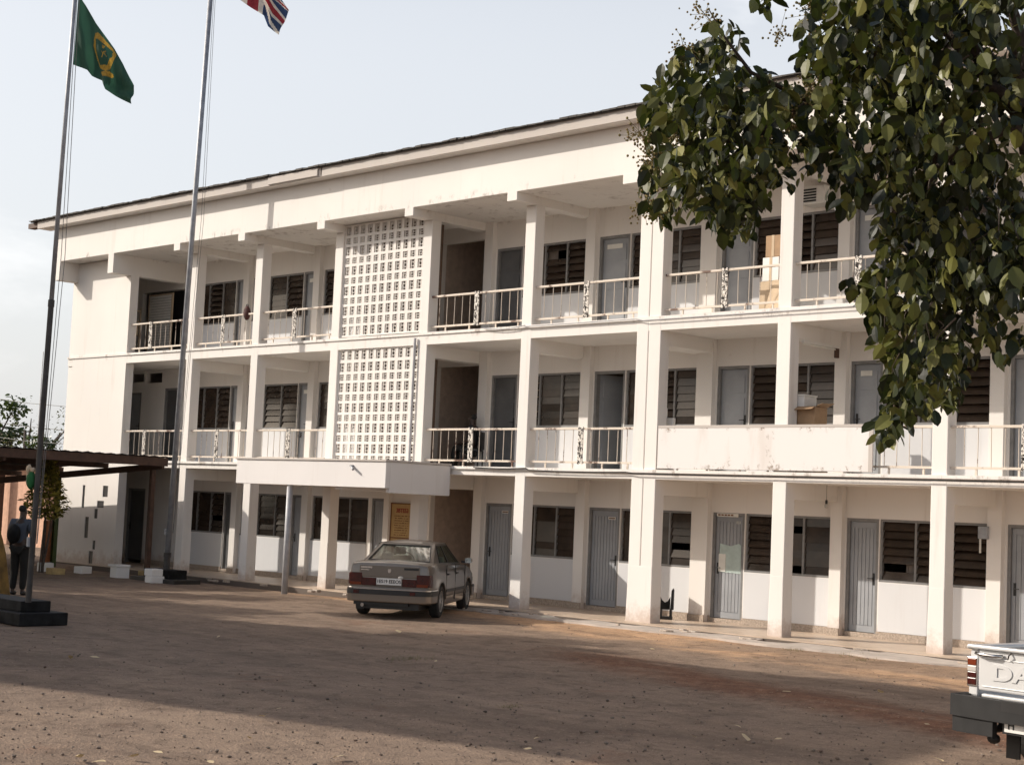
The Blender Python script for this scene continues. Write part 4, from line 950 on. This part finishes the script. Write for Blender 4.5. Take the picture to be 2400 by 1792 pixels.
# ------------------------------------------------------------------ vehicles
def loft(stations, prof):
    m = MB(); rings = []
    for s in stations:
        h = prof(*s); ring = [(x, s[0], z) for x, z in h]+[(-x, s[0], z) for x, z in h[::-1] if x > 1e-6]
        rings.append([m.bm.verts.new(p) for p in ring])
    for a, b in zip(rings, rings[1:]):
        n = len(a)
        for i in range(n): m.bm.faces.new((a[i], a[(i+1) % n], b[(i+1) % n], b[i]))
    m.bm.faces.new(rings[0][::-1]); m.bm.faces.new(rings[-1]); return m
def cut(o, cutters):
    for c in cutters:
        b = o.modifiers.new('c', 'BOOLEAN'); b.object = c; b.operation = 'DIFFERENCE'; b.solver = 'EXACT'
    dg = bpy.context.evaluated_depsgraph_get(); dg.update(); me = bpy.data.meshes.new_from_object(o.evaluated_get(dg)); me.name = o.name
    o.modifiers.clear(); o.data = me
    for c in cutters: bpy.data.objects.remove(c)
    for p in me.polygons: p.use_smooth = True
    e = o.modifiers.new('split', 'EDGE_SPLIT'); e.split_angle = R(35)
def patch_ring(m, quad, hole, th):          # frame between an outer quad and an inner quad given in (u,v)
    q = [Vector(p) for p in quad]
    def P(u, v): return (q[0]*(1-u)+q[1]*u)*(1-v)+(q[3]*(1-u)+q[2]*u)*v
    o = [P(0, 0), P(1, 0), P(1, 1), P(0, 1)]; i = [P(*h) for h in hole]; n = (q[1]-q[0]).cross(q[3]-q[0]).normalized()*-th
    for k in range(4): m.prism([o[k], o[(k+1) % 4], i[(k+1) % 4], i[k]], n)
    return i, n
def wheel(parent, x, y, r, side, w=.2, spokes=10, steel=False):
    e = MB(); s = side
    prof = [(-w/2, r*.66), (-w/2, r*.93), (-w*.36, r), (w*.36, r), (w/2, r*.93), (w/2, r*.66)]
    e.lathe([(x+a, b) for a, b in prof], (0, y, r), 'X', 32); wl = e.build('wheel', 'tyre', parent, smooth=False)
    q = MB(); xo = x+s*w*.42
    q.lathe([(x+s*w*.49, r*.67), (xo, r*.60), (x-s*w*.1, r*.58)], (0, y, r), 'X', 32); q.lathe([(xo+s*.005, .001), (xo+s*.005, r*.17), (xo-s*.02, r*.2)], (0, y, r), 'X', 20)
    q.lathe([(x-s*w*.05, r*.6), (x-s*w*.05, .001)], (0, y, r), 'X', 20) if steel else None
    for k in range(spokes):
        mt = Matrix.Translation((0, y, r)) @ Matrix.Rotation(2*math.pi*k/spokes, 4, 'X'); q.box(min(xo-s*.012, xo), max(xo-s*.012, xo), -r*.05, r*.05, r*.14, r*.62, mt)
    q.build('rim', 'rim', wl); MB().lathe([(x-s*w*.12, r*.6), (x-s*w*.12, .001)], (0, y, r), 'X', 20).build('brake_disc', 'black', wl)
    return wl
def sweep(plan, z0, z1, th, m=None):
    m = m or MB(); q = [Vector((*p, 0)) for p in plan]; pl_ = []
    for i in range(len(q)-1):
        p0, p1, p2, p3 = q[max(i-1, 0)], q[i], q[i+1], q[min(i+2, len(q)-1)]
        for k in range(4):
            t = k/4; pl_.append(.5*((2*p1)+(p2-p0)*t+(2*p0-5*p1+4*p2-p3)*t*t+(3*p1-p0-3*p2+p3)*t*t*t))
    pl_.append(q[-1]); rings = []
    for i, p in enumerate(pl_):
        t = (pl_[min(i+1, len(pl_)-1)]-pl_[max(i-1, 0)]).normalized(); n = p+Vector((t.y, -t.x, 0))*th
        rings.append([m.bm.verts.new((a.x, a.y, z)) for a, z in ((p, z0), (p, z1), (n, z1), (n, z0))])
    for a, b in zip(rings, rings[1:]):
        for k in range(4): m.bm.faces.new((a[k], a[(k+1) % 4], b[(k+1) % 4], b[k]))
    m.bm.faces.new(rings[0]); m.bm.faces.new(rings[-1][::-1]); return m
def build_car():
    H = R(35.5)
    pr_ = hit(1013.8, 1445.6, 2, -.05); fw = Vector((-math.sin(H), math.cos(H), 0)); rg_ = Vector((math.cos(H), math.sin(H), 0))
    org = pr_-rg_*.66+fw*1.25
    e = empty('saloon_car', (org.x, org.y, -.05), rz=H, label='dusty beige saloon car parked nose towards the stair entrance', cat='car')
    def prof(y, w, zb, zt):
        return [(0, zb), (w*.80, zb), (w*.95, zb+.05), (w*.985, zb+.16), (w, zb+.36), (w*.995, zt-.24), (w*.968, zt-.075), (w*.915, zt-.018), (w*.72, zt+.006), (0, zt+.022)]
    st = [(-2.20, .795, .36, .985), (-2.185, .822, .33, 1.01), (-2.12, .843, .29, 1.03), (-1.9, .862, .25, 1.04), (-1.6, .870, .23, 1.05), (-1.25, .875, .2, 1.045), (-.9, .877, .19, 1.03), (-.4, .878, .19, 1.015), (.1, .878, .19, 1.0), (.6, .876, .19, .985), (1.0, .874, .19, .97), (1.4, .87, .2, .945), (1.8, .852, .22, .895), (2.1, .825, .25, .83), (2.22, .795, .3, .77), (2.25, .75, .36, .72)]
    body = loft(st, prof).build('body', 'carpaint', e)
    cs = []
    for y in (-1.25, 1.4):
        for sx in (-1, 1):
            c = MB().lathe([(sx*.60, .001), (sx*.60, .365), (sx*1.0, .365), (sx*1.0, .001)], (0, y, .31), 'X', 36).build('cutter', 'black', e); cs.append(c)
    cut(body, cs)
    BR, BF, RR_, RF = (.735, -1.55, 1.035), (.75, .98, .975), (.575, -.80, 1.385), (.585, .12, 1.40)
    mi = lambda p: (-p[0], p[1], p[2])
    gh = MB(); gl = []
    for quad, hole, nm in (((mi(BR), BR, RR_, mi(RR_)), [(.055, .07), (.945, .07), (.93, .90), (.07, .90)], 'rear_window'), ((BR, BF, RF, RR_), [(.215, .045), (.955, .045), (.93, .90), (.09, .90)], 'side_window'), ((BF, mi(BF), mi(RF), RF), [(.05, .05), (.95, .05), (.94, .93), (.06, .93)], 'windscreen'), ((mi(BF), mi(BR), mi(RR_), mi(RF)), [(.045, .045), (.785, .045), (.91, .90), (.07, .90)], 'side_window')):
        i, n = patch_ring(gh, quad, hole, .028); gl.append((i, n, nm))
    # roof skin
    N = 8
    for a in range(N):
        for b in range(N):
            def Q(u, v):
                p = (Vector(mi(RR_))*(1-u)+Vector(RR_)*u)*(1-v)+(Vector(mi(RF))*(1-u)+Vector(RF)*u)*v; return p+Vector((0, 0, .06*(1-abs(2*u-1)**2.6)*(1-abs(2*v-1)**3)))
            gh.poly([Q(a/N, b/N), Q((a+1)/N, b/N), Q((a+1)/N, (b+1)/N), Q(a/N, (b+1)/N)])
    bmesh.ops.remove_doubles(gh.bm, verts=gh.bm.verts[:], dist=.0005)
    g = gh.build('roof_and_pillars', 'carpaint', e, smooth=False, bevel=.03, seg=3)
    for i, n, nm in gl:
        o = MB().poly([p+n*.45 for p in i]).build(nm, 'carglass', e)
        if nm == 'side_window':
            s = 1 if i[0].x > 0 else -1
            lo = i[0].lerp(i[1], .46 if s > 0 else .54); hi = i[3].lerp(i[2], .52 if s > 0 else .48); w = Vector((0, .03, 0)); MB().prism([lo-w, lo+w, hi+w, hi-w], n*.7).build('door_pillar', 'black', o)
    # window surrounds
    m = MB()
    for i, n, nm in gl:
        if nm != 'windscreen':
            for k in range(4): m.tube([i[k]-n*.12, i[(k+1) % 4]-n*.12], .009, 6)
    m.build('window_trim', 'black', g)
    # rear details
    BX(-.62, .62, -2.222, -2.19, .765, .985).build('boot_lid', 'carpaint', e, bevel=.012)
    for s in (-1, 1):
        tp = [(s*.56, -2.224), (s*.70, -2.222), (s*.80, -2.207), (s*.846, -2.17), (s*.862, -2.08)]; t = sweep(tp, .61, .835, .03*(-s)).build('tail_light', 'tailred', e, bevel=.006)
        BX(min(s*.27, s*.555), max(s*.27, s*.555), -2.228, -2.19, .60, .745).build('light_panel', 'tailred', t, bevel=.004)
        BX(min(s*.57, s*.80), max(s*.57, s*.80), -2.2295, -2.2265, .605, .66).build('indicator', 'tailorange', t)
    npz = BX(-.255, .255, -2.238, -2.226, .625, .745).build('number_plate', 'plasticwhite', e)
    textmesh('1ES19 EEEOS', .09, .0015, face_front(0, -2.2395, .685), 'plate_text', 'black', npz, width=.002)
    BX(-.59, -.36, -2.228, -2.2225, .925, .955).build('badge', 'chrome', e); BX(-.59, -.42, -2.228, -2.2225, .885, .903).build('badge', 'chrome', e)
    BX(.30, .60, -2.228, -2.2225, .915, .955).build('badge', 'black', e)
    m = MB().prism([(-.03, -2.226, .92), (.03, -2.226, .92), (.034, -2.226, .885), (.018, -2.226, .85), (-.018, -2.226, .85), (-.034, -2.226, .885)], (0, .006, 0)); m.build('emblem', 'chrome', e)
    MB().ball((.235, -2.222, .765), .06, 2, (1, .25, .55)).build('boot_catch', 'lensclear', e, smooth=True)
    plan = [(.885, -1.66), (.880, -2.0), (.865, -2.16), (.80, -2.265), (.62, -2.315), (0, -2.34), (-.62, -2.315), (-.80, -2.265), (-.865, -2.16), (-.880, -2.0), (-.885, -1.66)]
    rb = sweep(plan, .30, .575, .1).build('rear_bumper', 'carpaint', e, bevel=.02)
    off = [(x*1.012, y-.010) for x, y in plan]
    sweep(off, .44, .535, .02).build('bumper_strip', 'black', rb); sweep([(x*1.006, y-.006) for x, y in plan], .536, .552, .03).build('bumper_chrome', 'chrome', rb)
    for s in (-.64, .52): BX(s-.055, s+.055, -2.345 if abs(s) < .6 else -2.335, -2.30, .455, .515).build('reflector', 'tailred', rb)
    fpl = [(-.88, 1.82), (-.85, 2.15), (-.6, 2.33), (0, 2.37), (.6, 2.33), (.85, 2.15), (.88, 1.82)]
    sweep(fpl, .28, .52, .1).build('front_bumper', 'carpaint', e, bevel=.02)
    MB().tube([(-.50, -2.0, .24), (-.50, -2.34, .24)], .036, 12).build('exhaust', 'chrome', e)
    BX(-.62, .62, -2.18, 2.0, .17, .34).build('underbody', 'black', e); BX(-.70, .42, -2.26, -1.9, .24, .305).build('valance', 'black', e)
    BX(-.80, -.64, -1.72, -1.70, .12, .34).build('mud_flap', 'black', e)
    for s in (-1, 1):
        d = MB()
        for y0, y1 in ((-.86, -.02), (.0, .98)): d.box(min(s*.874, s*.8815), max(s*.874, s*.8815), y0, y1, .40, .40+.01)
        for (y0, y1, z0, z1) in ((-.865, -.855, .42, 1.0), (-.015, -.005, .30, .99), (.985, .995, .30, .96)): d.box(min(s*.86, s*.8795), max(s*.86, s*.8795), y0, y1, z0, z1)
        d.build('door_gap', 'black', e)
        m = MB(); 
        for y0, y1 in ((-.87, -.02), (0, .98), (1.78, 1.98)): m.box(min(s*.872, s*.888), max(s*.872, s*.888), y0, y1, .47, .525)
        m.build('side_moulding', 'black', e, bevel=.004)
        for y in (-.78, .08): BX(min(s*.87, s*.892), max(s*.87, s*.892), y, y+.18, .80, .835).build('door_handle', 'black', e, bevel=.006)
        mr = MB().ball((s*.97, .88, 1.05), .09, 2, (.9, .5, .7)).build('wing_mirror', 'carpaint', e, smooth=True); BX(min(s*.80, s*.95), max(s*.80, s*.95), .87, .90, 1.0, 1.04).build('mirror_arm', 'black', mr)
        BX(min(s*.90, s*1.03), max(s*.90, s*1.03), .82, .835, 1.0, 1.1).build('mirror_glass', 'chrome', mr)
        for y in (-1.25, 1.4): wheel(e, s*.765, y, .31, s)
        m = MB()
        for y in (-1.25, 1.4):
            P = [(s*.868, y+.385*math.cos(t), .31+.385*math.sin(t)) for t in [R(a) for a in range(5, 180, 14)]]; m.tube(P, .014, 6)
        m.build('wheel_arch_lip', 'carpaint', e, smooth=True)
        hl = BX(min(s*.45, s*.78), max(s*.45, s*.78), 2.20, 2.262, .60, .74).build('headlight', 'lensclear', e, bevel=.01)
    # inside
    for x in (-.36, .36):
        s_ = BX(x-.24, x+.24, -.05, .12, .5, 1.12).build('front_seat', 'seat', e, bevel=.05); BX(x-.13, x+.13, -.06, .04, 1.14, 1.29).build('headrest', 'seat', s_, bevel=.04); BX(x-.25, x+.25, .1, .6, .45, .6).build('cushion', 'seat', s_, bevel=.04)
    rs_ = BX(-.62, .62, -1.12, -.95, .55, 1.06).build('rear_seat', 'seat', e, bevel=.05)
    for x in (-.36, .36): BX(x-.12, x+.12, -1.1, -1.02, 1.065, 1.2).build('headrest', 'seat', rs_, bevel=.03)
    BX(-.62, .62, -1.5, -1.13, 1.04, 1.055).build('parcel_shelf', 'bumper', e)
    MB().lathe([(0, .17), (.02, .19), (.04, .17)], (0, 0, 0), 'X', 20).build('steering_wheel', 'black', e).matrix_local = Matrix.Translation((-.36, .55, 1.0)) @ Matrix.Rotation(R(90), 4, 'Z') @ Matrix.Rotation(R(-25), 4, 'Y')
    return e
build_car().scale = (.94, 1, 1)
def build_pickup():
    H = R(-7); w0 = hit(2438, 1786, 2, -.06); rg_ = Vector((math.cos(H), math.sin(H), 0)); o_ = w0+rg_*.72
    e = empty('pickup_truck', (o_.x, o_.y, -.07), rz=H, label='white pickup truck seen from behind at the right edge, embossed tailgate and grey bumper', cat='pickup')
    # bed
    m = MB()
    for s in (-1, 1):
        a = [(s*.79, -1.02, .62), (s*.80, -1.02, .85), (s*.785, -1.02, 1.09), (s*.70, -1.02, 1.09), (s*.70, -1.02, .62)]
        m.prism(a, (0, 2.2, 0)); m.box(min(s*.68, s*.815), max(s*.68, s*.815), -1.05, 1.18, 1.09, 1.13)
    m.box(-.69, .69, -1.0, 1.18, .66, .70); m.box(-.7, .7, 1.12, 1.17, .7, 1.08)
    bed = m.build('load_bed', 'truckpaint', e, bevel=.014)
    cs = [MB().lathe([(s*.55, .001), (s*.55, .42), (s*1.0, .42), (s*1.0, .001)], (0, 0, .34), 'X', 30).build('cutter', 'black', e) for s in (-1, 1)]
    cut(bed, cs); bed.modifiers.clear(); b = bed.modifiers.new('bevel', 'BEVEL'); b.width = .01; b.segments = 2; b.limit_method = 'ANGLE'
    for p in bed.data.polygons: p.use_smooth = False
    tg = BX(-.685, .685, -1.035, -.99, .73, 1.10).build('tailgate', 'truckpaint', e, bevel=.014)
    m = MB(); m.box(-.64, .64, -1.043, -1.0345, .765, .775); m.box(-.64, .64, -1.043, -1.0345, 1.015, 1.024); m.build('pressed_edge', 'truckpaint', tg, bevel=.004)
    textmesh('DATSUN', .19, .006, Matrix.Translation((.04, -1.0385, .895)) @ Matrix.Diagonal((1.55, 1, 1, 1)) @ face_front(0, 0, 0), 'embossed_lettering', 'truckpaint', tg, width=.006)
    MB().box(-.79, .79, -1.075, -.98, 1.101, 1.135).build('top_rail', 'truckpaint', tg, bevel=.012)
    MB().tube([(-.70, -1.06, 1.06), (-.64, -1.085, 1.055), (-.50, -1.085, 1.05), (-.42, -1.05, 1.055)], .016, 8).build('latch_handle', 'chrome', tg, smooth=True)
    MB().tube([(-.34, -1.04, 1.09), (-.345, -1.07, 1.07), (-.36, -1.06, 1.03)], .008, 6).build('hook', 'chrome', tg)
    for s in (-1, 1):
        z = [.77, .835, .89, .945, 1.01]; t = None
        for k, (mt, nm) in enumerate((('tailred', 'tail_light'), ('tailred', 'brake_lens'), ('lensclear', 'reverse_lens'), ('tailorange', 'indicator_lens'))):
            q = BX(min(s*.705, s*.80), max(s*.705, s*.80), -1.047, -.96, z[k]+.002, z[k+1]-.002).build(nm, mt, t or e, bevel=.006); t = t or q
        BX(min(s*.698, s*.806), max(s*.698, s*.806), -1.04, -.97, .755, 1.022).build('lamp_surround', 'chrome', t, bevel=.006)
        q = BX(min(s*.70, s*.79), max(s*.70, s*.79), -1.03, -.98, .68, .78).build('lower_bracket', 'truckpaint', e, bevel=.006)
    plan = [(.87, -.95), (.86, -1.15), (.80, -1.24), (.3, -1.29), (-.3, -1.29), (-.80, -1.24), (-.86, -1.15), (-.87, -.95)]
    rb = MB(); sweep(plan, .50, .69, .10, rb); sweep([(.86, -.96), (.85, -1.14), (.79, -1.22), (.36, -1.27)], .36, .499, .06, rb); sweep([(-.36, -1.27), (-.79, -1.22), (-.85, -1.14), (-.86, -.96)], .36, .499, .06, rb)
    rb = rb.build('rear_bumper', 'bumper', e, bevel=.018); MB().box(-.26, .26, -1.296, -1.27, .60, .695).build('step_pad', 'black', rb)
    np_ = BX(-.27, .27, -1.225, -1.21, .42, .535).build('number_plate', 'plasticwhite', e); textmesh('H', .10, .0015, face_front(-.20, -1.2265, .478), 'plate_text', 'black', np_, width=.002)
    BX(-.3, .3, -1.21, -1.1, .40, .55).build('plate_bracket', 'black', e)
    m = MB(); m.box(-.42, -.34, -1.1, 3.4, .42, .56); m.box(.34, .42, -1.1, 3.4, .42, .56); m.tube([(-.66, 0, .34), (.66, 0, .34)], .05, 10); m.ball((0, 0, .34), .16, 2); m.build('chassis', 'black', e)
    MB().tube([(-.50, -.6, .42), (-.50, -1.12, .40)], .035, 10).build('exhaust', 'black', e); MB().ball((-.45, -1.12, .33), .06, 2, (1, 1, .8)).build('tow_eye', 'black', e)
    BX(-.50, -.36, -.86, -.84, .14, .5).build('mud_flap', 'black', e)
    for s in (-1, 1):
        for y in (0, 2.55): wheel(e, s*.70, y, .33, s, .20, 6, True)
    # cab and bonnet
    def prof(y, w, zb, zt): return [(0, zb), (w*.93, zb), (w, zb+.15), (w, zt-.12), (w*.95, zt-.02), (0, zt)]
    cab = loft([(1.22, .79, .42, 1.03), (1.28, .80, .40, 1.06), (2.3, .80, .38, 1.04), (2.9, .79, .40, 1.0), (3.4, .76, .44, .93), (3.48, .72, .5, .88)], prof).build('cab_body', 'truckpaint', e)
    cut(cab, [MB().lathe([(s*.55, .001), (s*.55, .41), (s*1.0, .41), (s*1.0, .001)], (0, 2.55, .34), 'X', 30).build('cutter', 'black', e) for s in (-1, 1)])
    BR, BF, R_, F_ = (.76, 1.24, 1.04), (.76, 2.5, 1.03), (.66, 1.32, 1.58), (.66, 1.95, 1.58); mi = lambda p: (-p[0], p[1], p[2]); gh = MB(); gl = []
    for quad, nm in (((mi(BR), BR, R_, mi(R_)), 'rear_window'), ((BR, BF, F_, R_), 'side_window'), ((BF, mi(BF), mi(F_), F_), 'windscreen'), ((mi(BF), mi(BR), mi(R_), mi(F_)), 'side_window')):
        i, n = patch_ring(gh, quad, [(.08, .08), (.92, .08), (.9, .92), (.1, .92)], .03); gl.append((i, n, nm))
    gh.box(-.66, .66, 1.31, 1.97, 1.575, 1.615); gh.build('cab_roof', 'truckpaint', e, bevel=.014)
    for i, n, nm in gl: MB().poly([p+n*.4 for p in i]).build(nm, 'carglass', e)
    BX(-.6, .6, 1.45, 1.65, .6, 1.3).build('bench_seat', 'bumper', e, bevel=.04)
    for s in (-1, 1): BX(min(s*.45, s*.7), max(s*.45, s*.7), 3.44, 3.5, .66, .8).build('headlight', 'lensclear', e)
    BX(-.78, .78, 3.45, 3.6, .42, .56).build('front_bumper', 'bumper', e, bevel=.01)
build_pickup()

# ------------------------------------------------------------------ people
def skin(name, J, E, mat, parent, sub=2, sc=1):
    keys = list(J); me = bpy.data.meshes.new(name); me.from_pydata([Vector(J[k][:3])*sc for k in keys], [(keys.index(a), keys.index(b)) for a, b in E], [])
    o = bpy.data.objects.new(name, me); COL.objects.link(o); me.materials.append(M[mat]); o.parent = parent
    sk = o.modifiers.new('skin', 'SKIN'); sk.use_smooth_shade = True; sb = o.modifiers.new('sub', 'SUBSURF'); sb.levels = sub; sb.render_levels = sub
    lay = me.skin_vertices[0].data
    for i, k in enumerate(keys):
        r = J[k][3]; lay[i].radius = (r*sc, r*sc) if not isinstance(r, tuple) else (r[0]*sc, r[1]*sc); lay[i].use_root = (i == 0)
    return o
def person(loc, rz, label, shirt, trousers, seated=False, sc=1.0, arms='down'):
    e = empty('person', loc, rz, label=label, cat='person')
    pz = .47 if seated else .95; dz = pz-.95; J = {}; E = []
    J['pel'] = (0, 0, .95+dz, .115); J['sp'] = (0, .0, 1.14+dz, .11); J['ch'] = (0, .01, 1.34+dz, (.15, .11)); J['nk'] = (0, .01, 1.48+dz, .055); J['hb'] = (0, .035, 1.55+dz, .068); J['hm'] = (0, .03, 1.63+dz, (.078, .09)); J['ht'] = (0, .015, 1.70+dz, (.06, .07)); J['ns'] = (0, .112, 1.615+dz, .02)
    E += [('pel', 'sp'), ('sp', 'ch'), ('ch', 'nk'), ('nk', 'hb'), ('hb', 'hm'), ('hm', 'ht'), ('hm', 'ns')]
    for s, n in ((-1, 'l'), (1, 'r')):
        J['sh'+n] = (s*.18, 0, 1.42+dz, .058)
        el = (s*.235, -.03, 1.14+dz); wr = (s*.22, .10, .90+dz)
        if seated: wr = (s*.14, .26, 1.06+dz)
        if arms == 'front' and not seated: wr = (s*.12, .22, 1.10+dz)
        J['el'+n] = (*el, .042); J['wr'+n] = (*wr, .028); d = (Vector(wr)-Vector(el)).normalized(); pm = Vector(wr)+d*.07; J['pa'+n] = (*pm, .034)
        E += [('ch', 'sh'+n), ('sh'+n, 'el'+n), ('el'+n, 'wr'+n), ('wr'+n, 'pa'+n)]
        sdv = Vector((0, 1, 0)) if abs(d.z) > .6 else Vector((s, 0, 0)); nn = d.cross(sdv)
        for k, ln in enumerate((.075, .088, .082, .062)):
            b = pm+d*.03+sdv*(.03-.02*k); J[f'f{k}a{n}'] = (*(b+d*ln*.45), .0095); J[f'f{k}b{n}'] = (*(b+d*ln*.85+nn*.02), .008); E += [('pa'+n, f'f{k}a{n}'), (f'f{k}a{n}', f'f{k}b{n}')]
        t = Vector(wr)+d*.045+sdv*.045; J['th'+n] = (*t, .011); J['ti'+n] = (*(t+d*.04+sdv*.012), .009); E += [('wr'+n, 'th'+n), ('th'+n, 'ti'+n)]
        J['hp'+n] = (s*.09, 0, .88+dz, .088)
        kn = (s*.10, .02, .49) if not seated else (s*.11, .40, .48); an = (s*.10, -.01, .09) if not seated else (s*.11, .42, .09)
        J['kn'+n] = (*kn, .056); J['an'+n] = (*an, .036); J['he'+n] = (an[0], an[1]-.02, .045, .036); J['to'+n] = (an[0]+s*.02, an[1]+.15, .032, .03)
        E += [('pel', 'hp'+n), ('hp'+n, 'kn'+n), ('kn'+n, 'an'+n), ('an'+n, 'he'+n), ('he'+n, 'to'+n)]
    body = skin('body', J, E, 'skin', e, 2, sc)
    def grow(k, g): v = J[k]; return (*v[:3], (v[3][0]+g, v[3][1]+g) if isinstance(v[3], tuple) else v[3]+g)
    S = {k: grow(k, .022) for k in ('pel', 'sp', 'ch', 'shl', 'shr')}; 
    for n in 'lr': v = J['el'+n]; a = Vector(J['sh'+n][:3]).lerp(Vector(v[:3]), .75); S['ua'+n] = (*a, .068)
    skin('shirt', S, [('pel', 'sp'), ('sp', 'ch'), ('ch', 'shl'), ('ch', 'shr'), ('shl', 'ual'), ('shr', 'uar')], shirt, e, 2, sc)
    T = {'pel': grow('pel', .014)}
    te = []
    for n in 'lr':
        for k, g in (('hp', .022), ('kn', .026), ('an', .03)): T[k+n] = grow(k+n, g)
        T['an'+n] = (*T['an'+n][:2], .10, .062); te += [('pel', 'hp'+n), ('hp'+n, 'kn'+n), ('kn'+n, 'an'+n)]
    skin('trousers', T, te, trousers, e, 2, sc)
    Hh = {'a': (0, -.02, 1.60+dz, (.078, .07)), 'b': (0, .0, 1.69+dz, (.083, .088)), 'c': (0, .02, 1.735+dz, (.06, .065))}
    skin('hair', Hh, [('a', 'b'), ('b', 'c')], 'hair', e, 2, sc)
    for n, s in (('l', -1), ('r', 1)):
        MB().ball((s*.033*sc, .105*sc, (1.64+dz)*sc), .010*sc, 1).build('eye', 'plasticwhite', e, smooth=True)
        a = J['he'+n]; MB().ball(((a[0]+s*.008)*sc, (a[1]+.07)*sc, .045*sc), .05*sc, 2, (.95, 2.5, .85)).build('shoe', 'black', e, smooth=True)
    return e
M['shirtblue'] = simple('slate_blue_shirt', (.055, .065, .085), .85, var=.2, scale=8)
M['trousers'] = simple('dark_trousers', (.014, .013, .011), .9)
M['shirtwhite'] = simple('white_shirt', (.62, .60, .58), .85)
M['shirtdark'] = simple('dark_shirt', (.02, .017, .02), .85)
pp_ = hit(40, 1394, 2, -.05)
pe = person((pp_.x, pp_.y, -.05), R(35), 'person in slate blue shirt and dark trousers standing behind the black plinth', 'shirtblue', 'trousers', sc=1.03)
bg = MB().ball((0, 0, 0), .19, 3, (.75, .42, 1.05), .04).build('shoulder_bag', 'blackwear', smooth=True); bg.location = pe.matrix_basis @ Vector((-.06, -.20, 1.22)); bg.rotation_euler = (0, 0, R(35)); tag(bg, 'dark shoulder bag on the back of the person by the plinth', 'bag')
MB().tube([(.0, .02, .17), (.08, .12, .33), (.14, .26, .25), (.12, .34, .05)], .014, 6).build('strap', 'black', bg)
q = hit(724, 975, 1, 2.05)
person((q.x+.10, 2.08, F1), R(200), 'person in a white shirt standing in a first floor doorway', 'shirtwhite', 'trousers')
q = hit(1112, 990, 1, 1.45)
ch = empty('chair', (q.x+.02, 1.40, F1), rz=R(120), label='dark chair beside the stair opening on the first floor', cat='chair')
BX(-.22, .22, -.2, .22, .41, .45).build('seat', 'black', ch); BX(-.22, .22, -.23, -.2, .45, .85).build('backrest', 'black', ch)
for sx in (-.2, .2):
    for sy in (-.2, .2): BX(sx-.015, sx+.015, sy-.015, sy+.015, 0, .409).build('leg', 'black', ch)
person((q.x+.02, 1.40, F1), R(120), 'person in dark clothes seated on the first floor beside the stair opening', 'shirtdark', 'trousers', seated=True)

# ------------------------------------------------------------------ light
SUN = Vector((1.45, 1.0, -.95)).normalized()
sd = bpy.data.lights.new('sun', 'SUN'); so = bpy.data.objects.new('sun', sd); COL.objects.link(so)
so.rotation_euler = SUN.to_track_quat('-Z', 'Y').to_euler(); sd.energy = 3.4; sd.angle = R(.55); sd.color = (1.0, .925, .83)
W = bpy.data.worlds.new('World'); SC.world = W; W.use_nodes = True; nt = W.node_tree; bgn = nt.nodes['Background']
sky = nt.nodes.new('ShaderNodeTexSky'); sky.sky_type = 'NISHITA'; sky.sun_disc = False
sky.sun_elevation = math.asin(-SUN.z); sky.sun_rotation = math.atan2(-SUN.x, -SUN.y); sky.air_density = 1.0; sky.dust_density = 4.5; sky.ozone_density = 1.0
tc = nt.nodes.new('ShaderNodeTexCoord'); mp = nt.nodes.new('ShaderNodeMapping'); mp.inputs['Scale'].default_value = (2.2, 2.2, 4.5); lk(nt, tc.outputs['Generated'], mp.inputs['Vector'])
cl = sstep(nt, ns(nt, mp.outputs['Vector'], 1.6, 6, .6, .3), .53, .75)
sz = nd(nt, 'ShaderNodeSeparateXYZ'); lk(nt, tc.outputs['Generated'], sz.inputs[0])
hf = mth(nt, 'MULTIPLY', sstep(nt, sz.outputs[2], .62, .25), .66)
hz = mixc(nt, hf, mixc(nt, .02, sky.outputs[0], (0.0, 0.0, 0.0)), (6.35, 6.45, 6.6))
lk(nt, mixc(nt, mth(nt, 'MULTIPLY', cl, .42), hz, (8.6, 8.5, 8.4)), bgn.inputs['Color']); bgn.inputs['Strength'].default_value = .116
SC.view_settings.view_transform = 'Standard'; SC.view_settings.look = 'None'; SC.view_settings.exposure = .46; SC.view_settings.gamma = 1
SC.cycles.max_bounces = 8; SC.cycles.diffuse_bounces = 4; SC.cycles.transparent_max_bounces = 12; SC.cycles.sample_clamp_indirect = 6
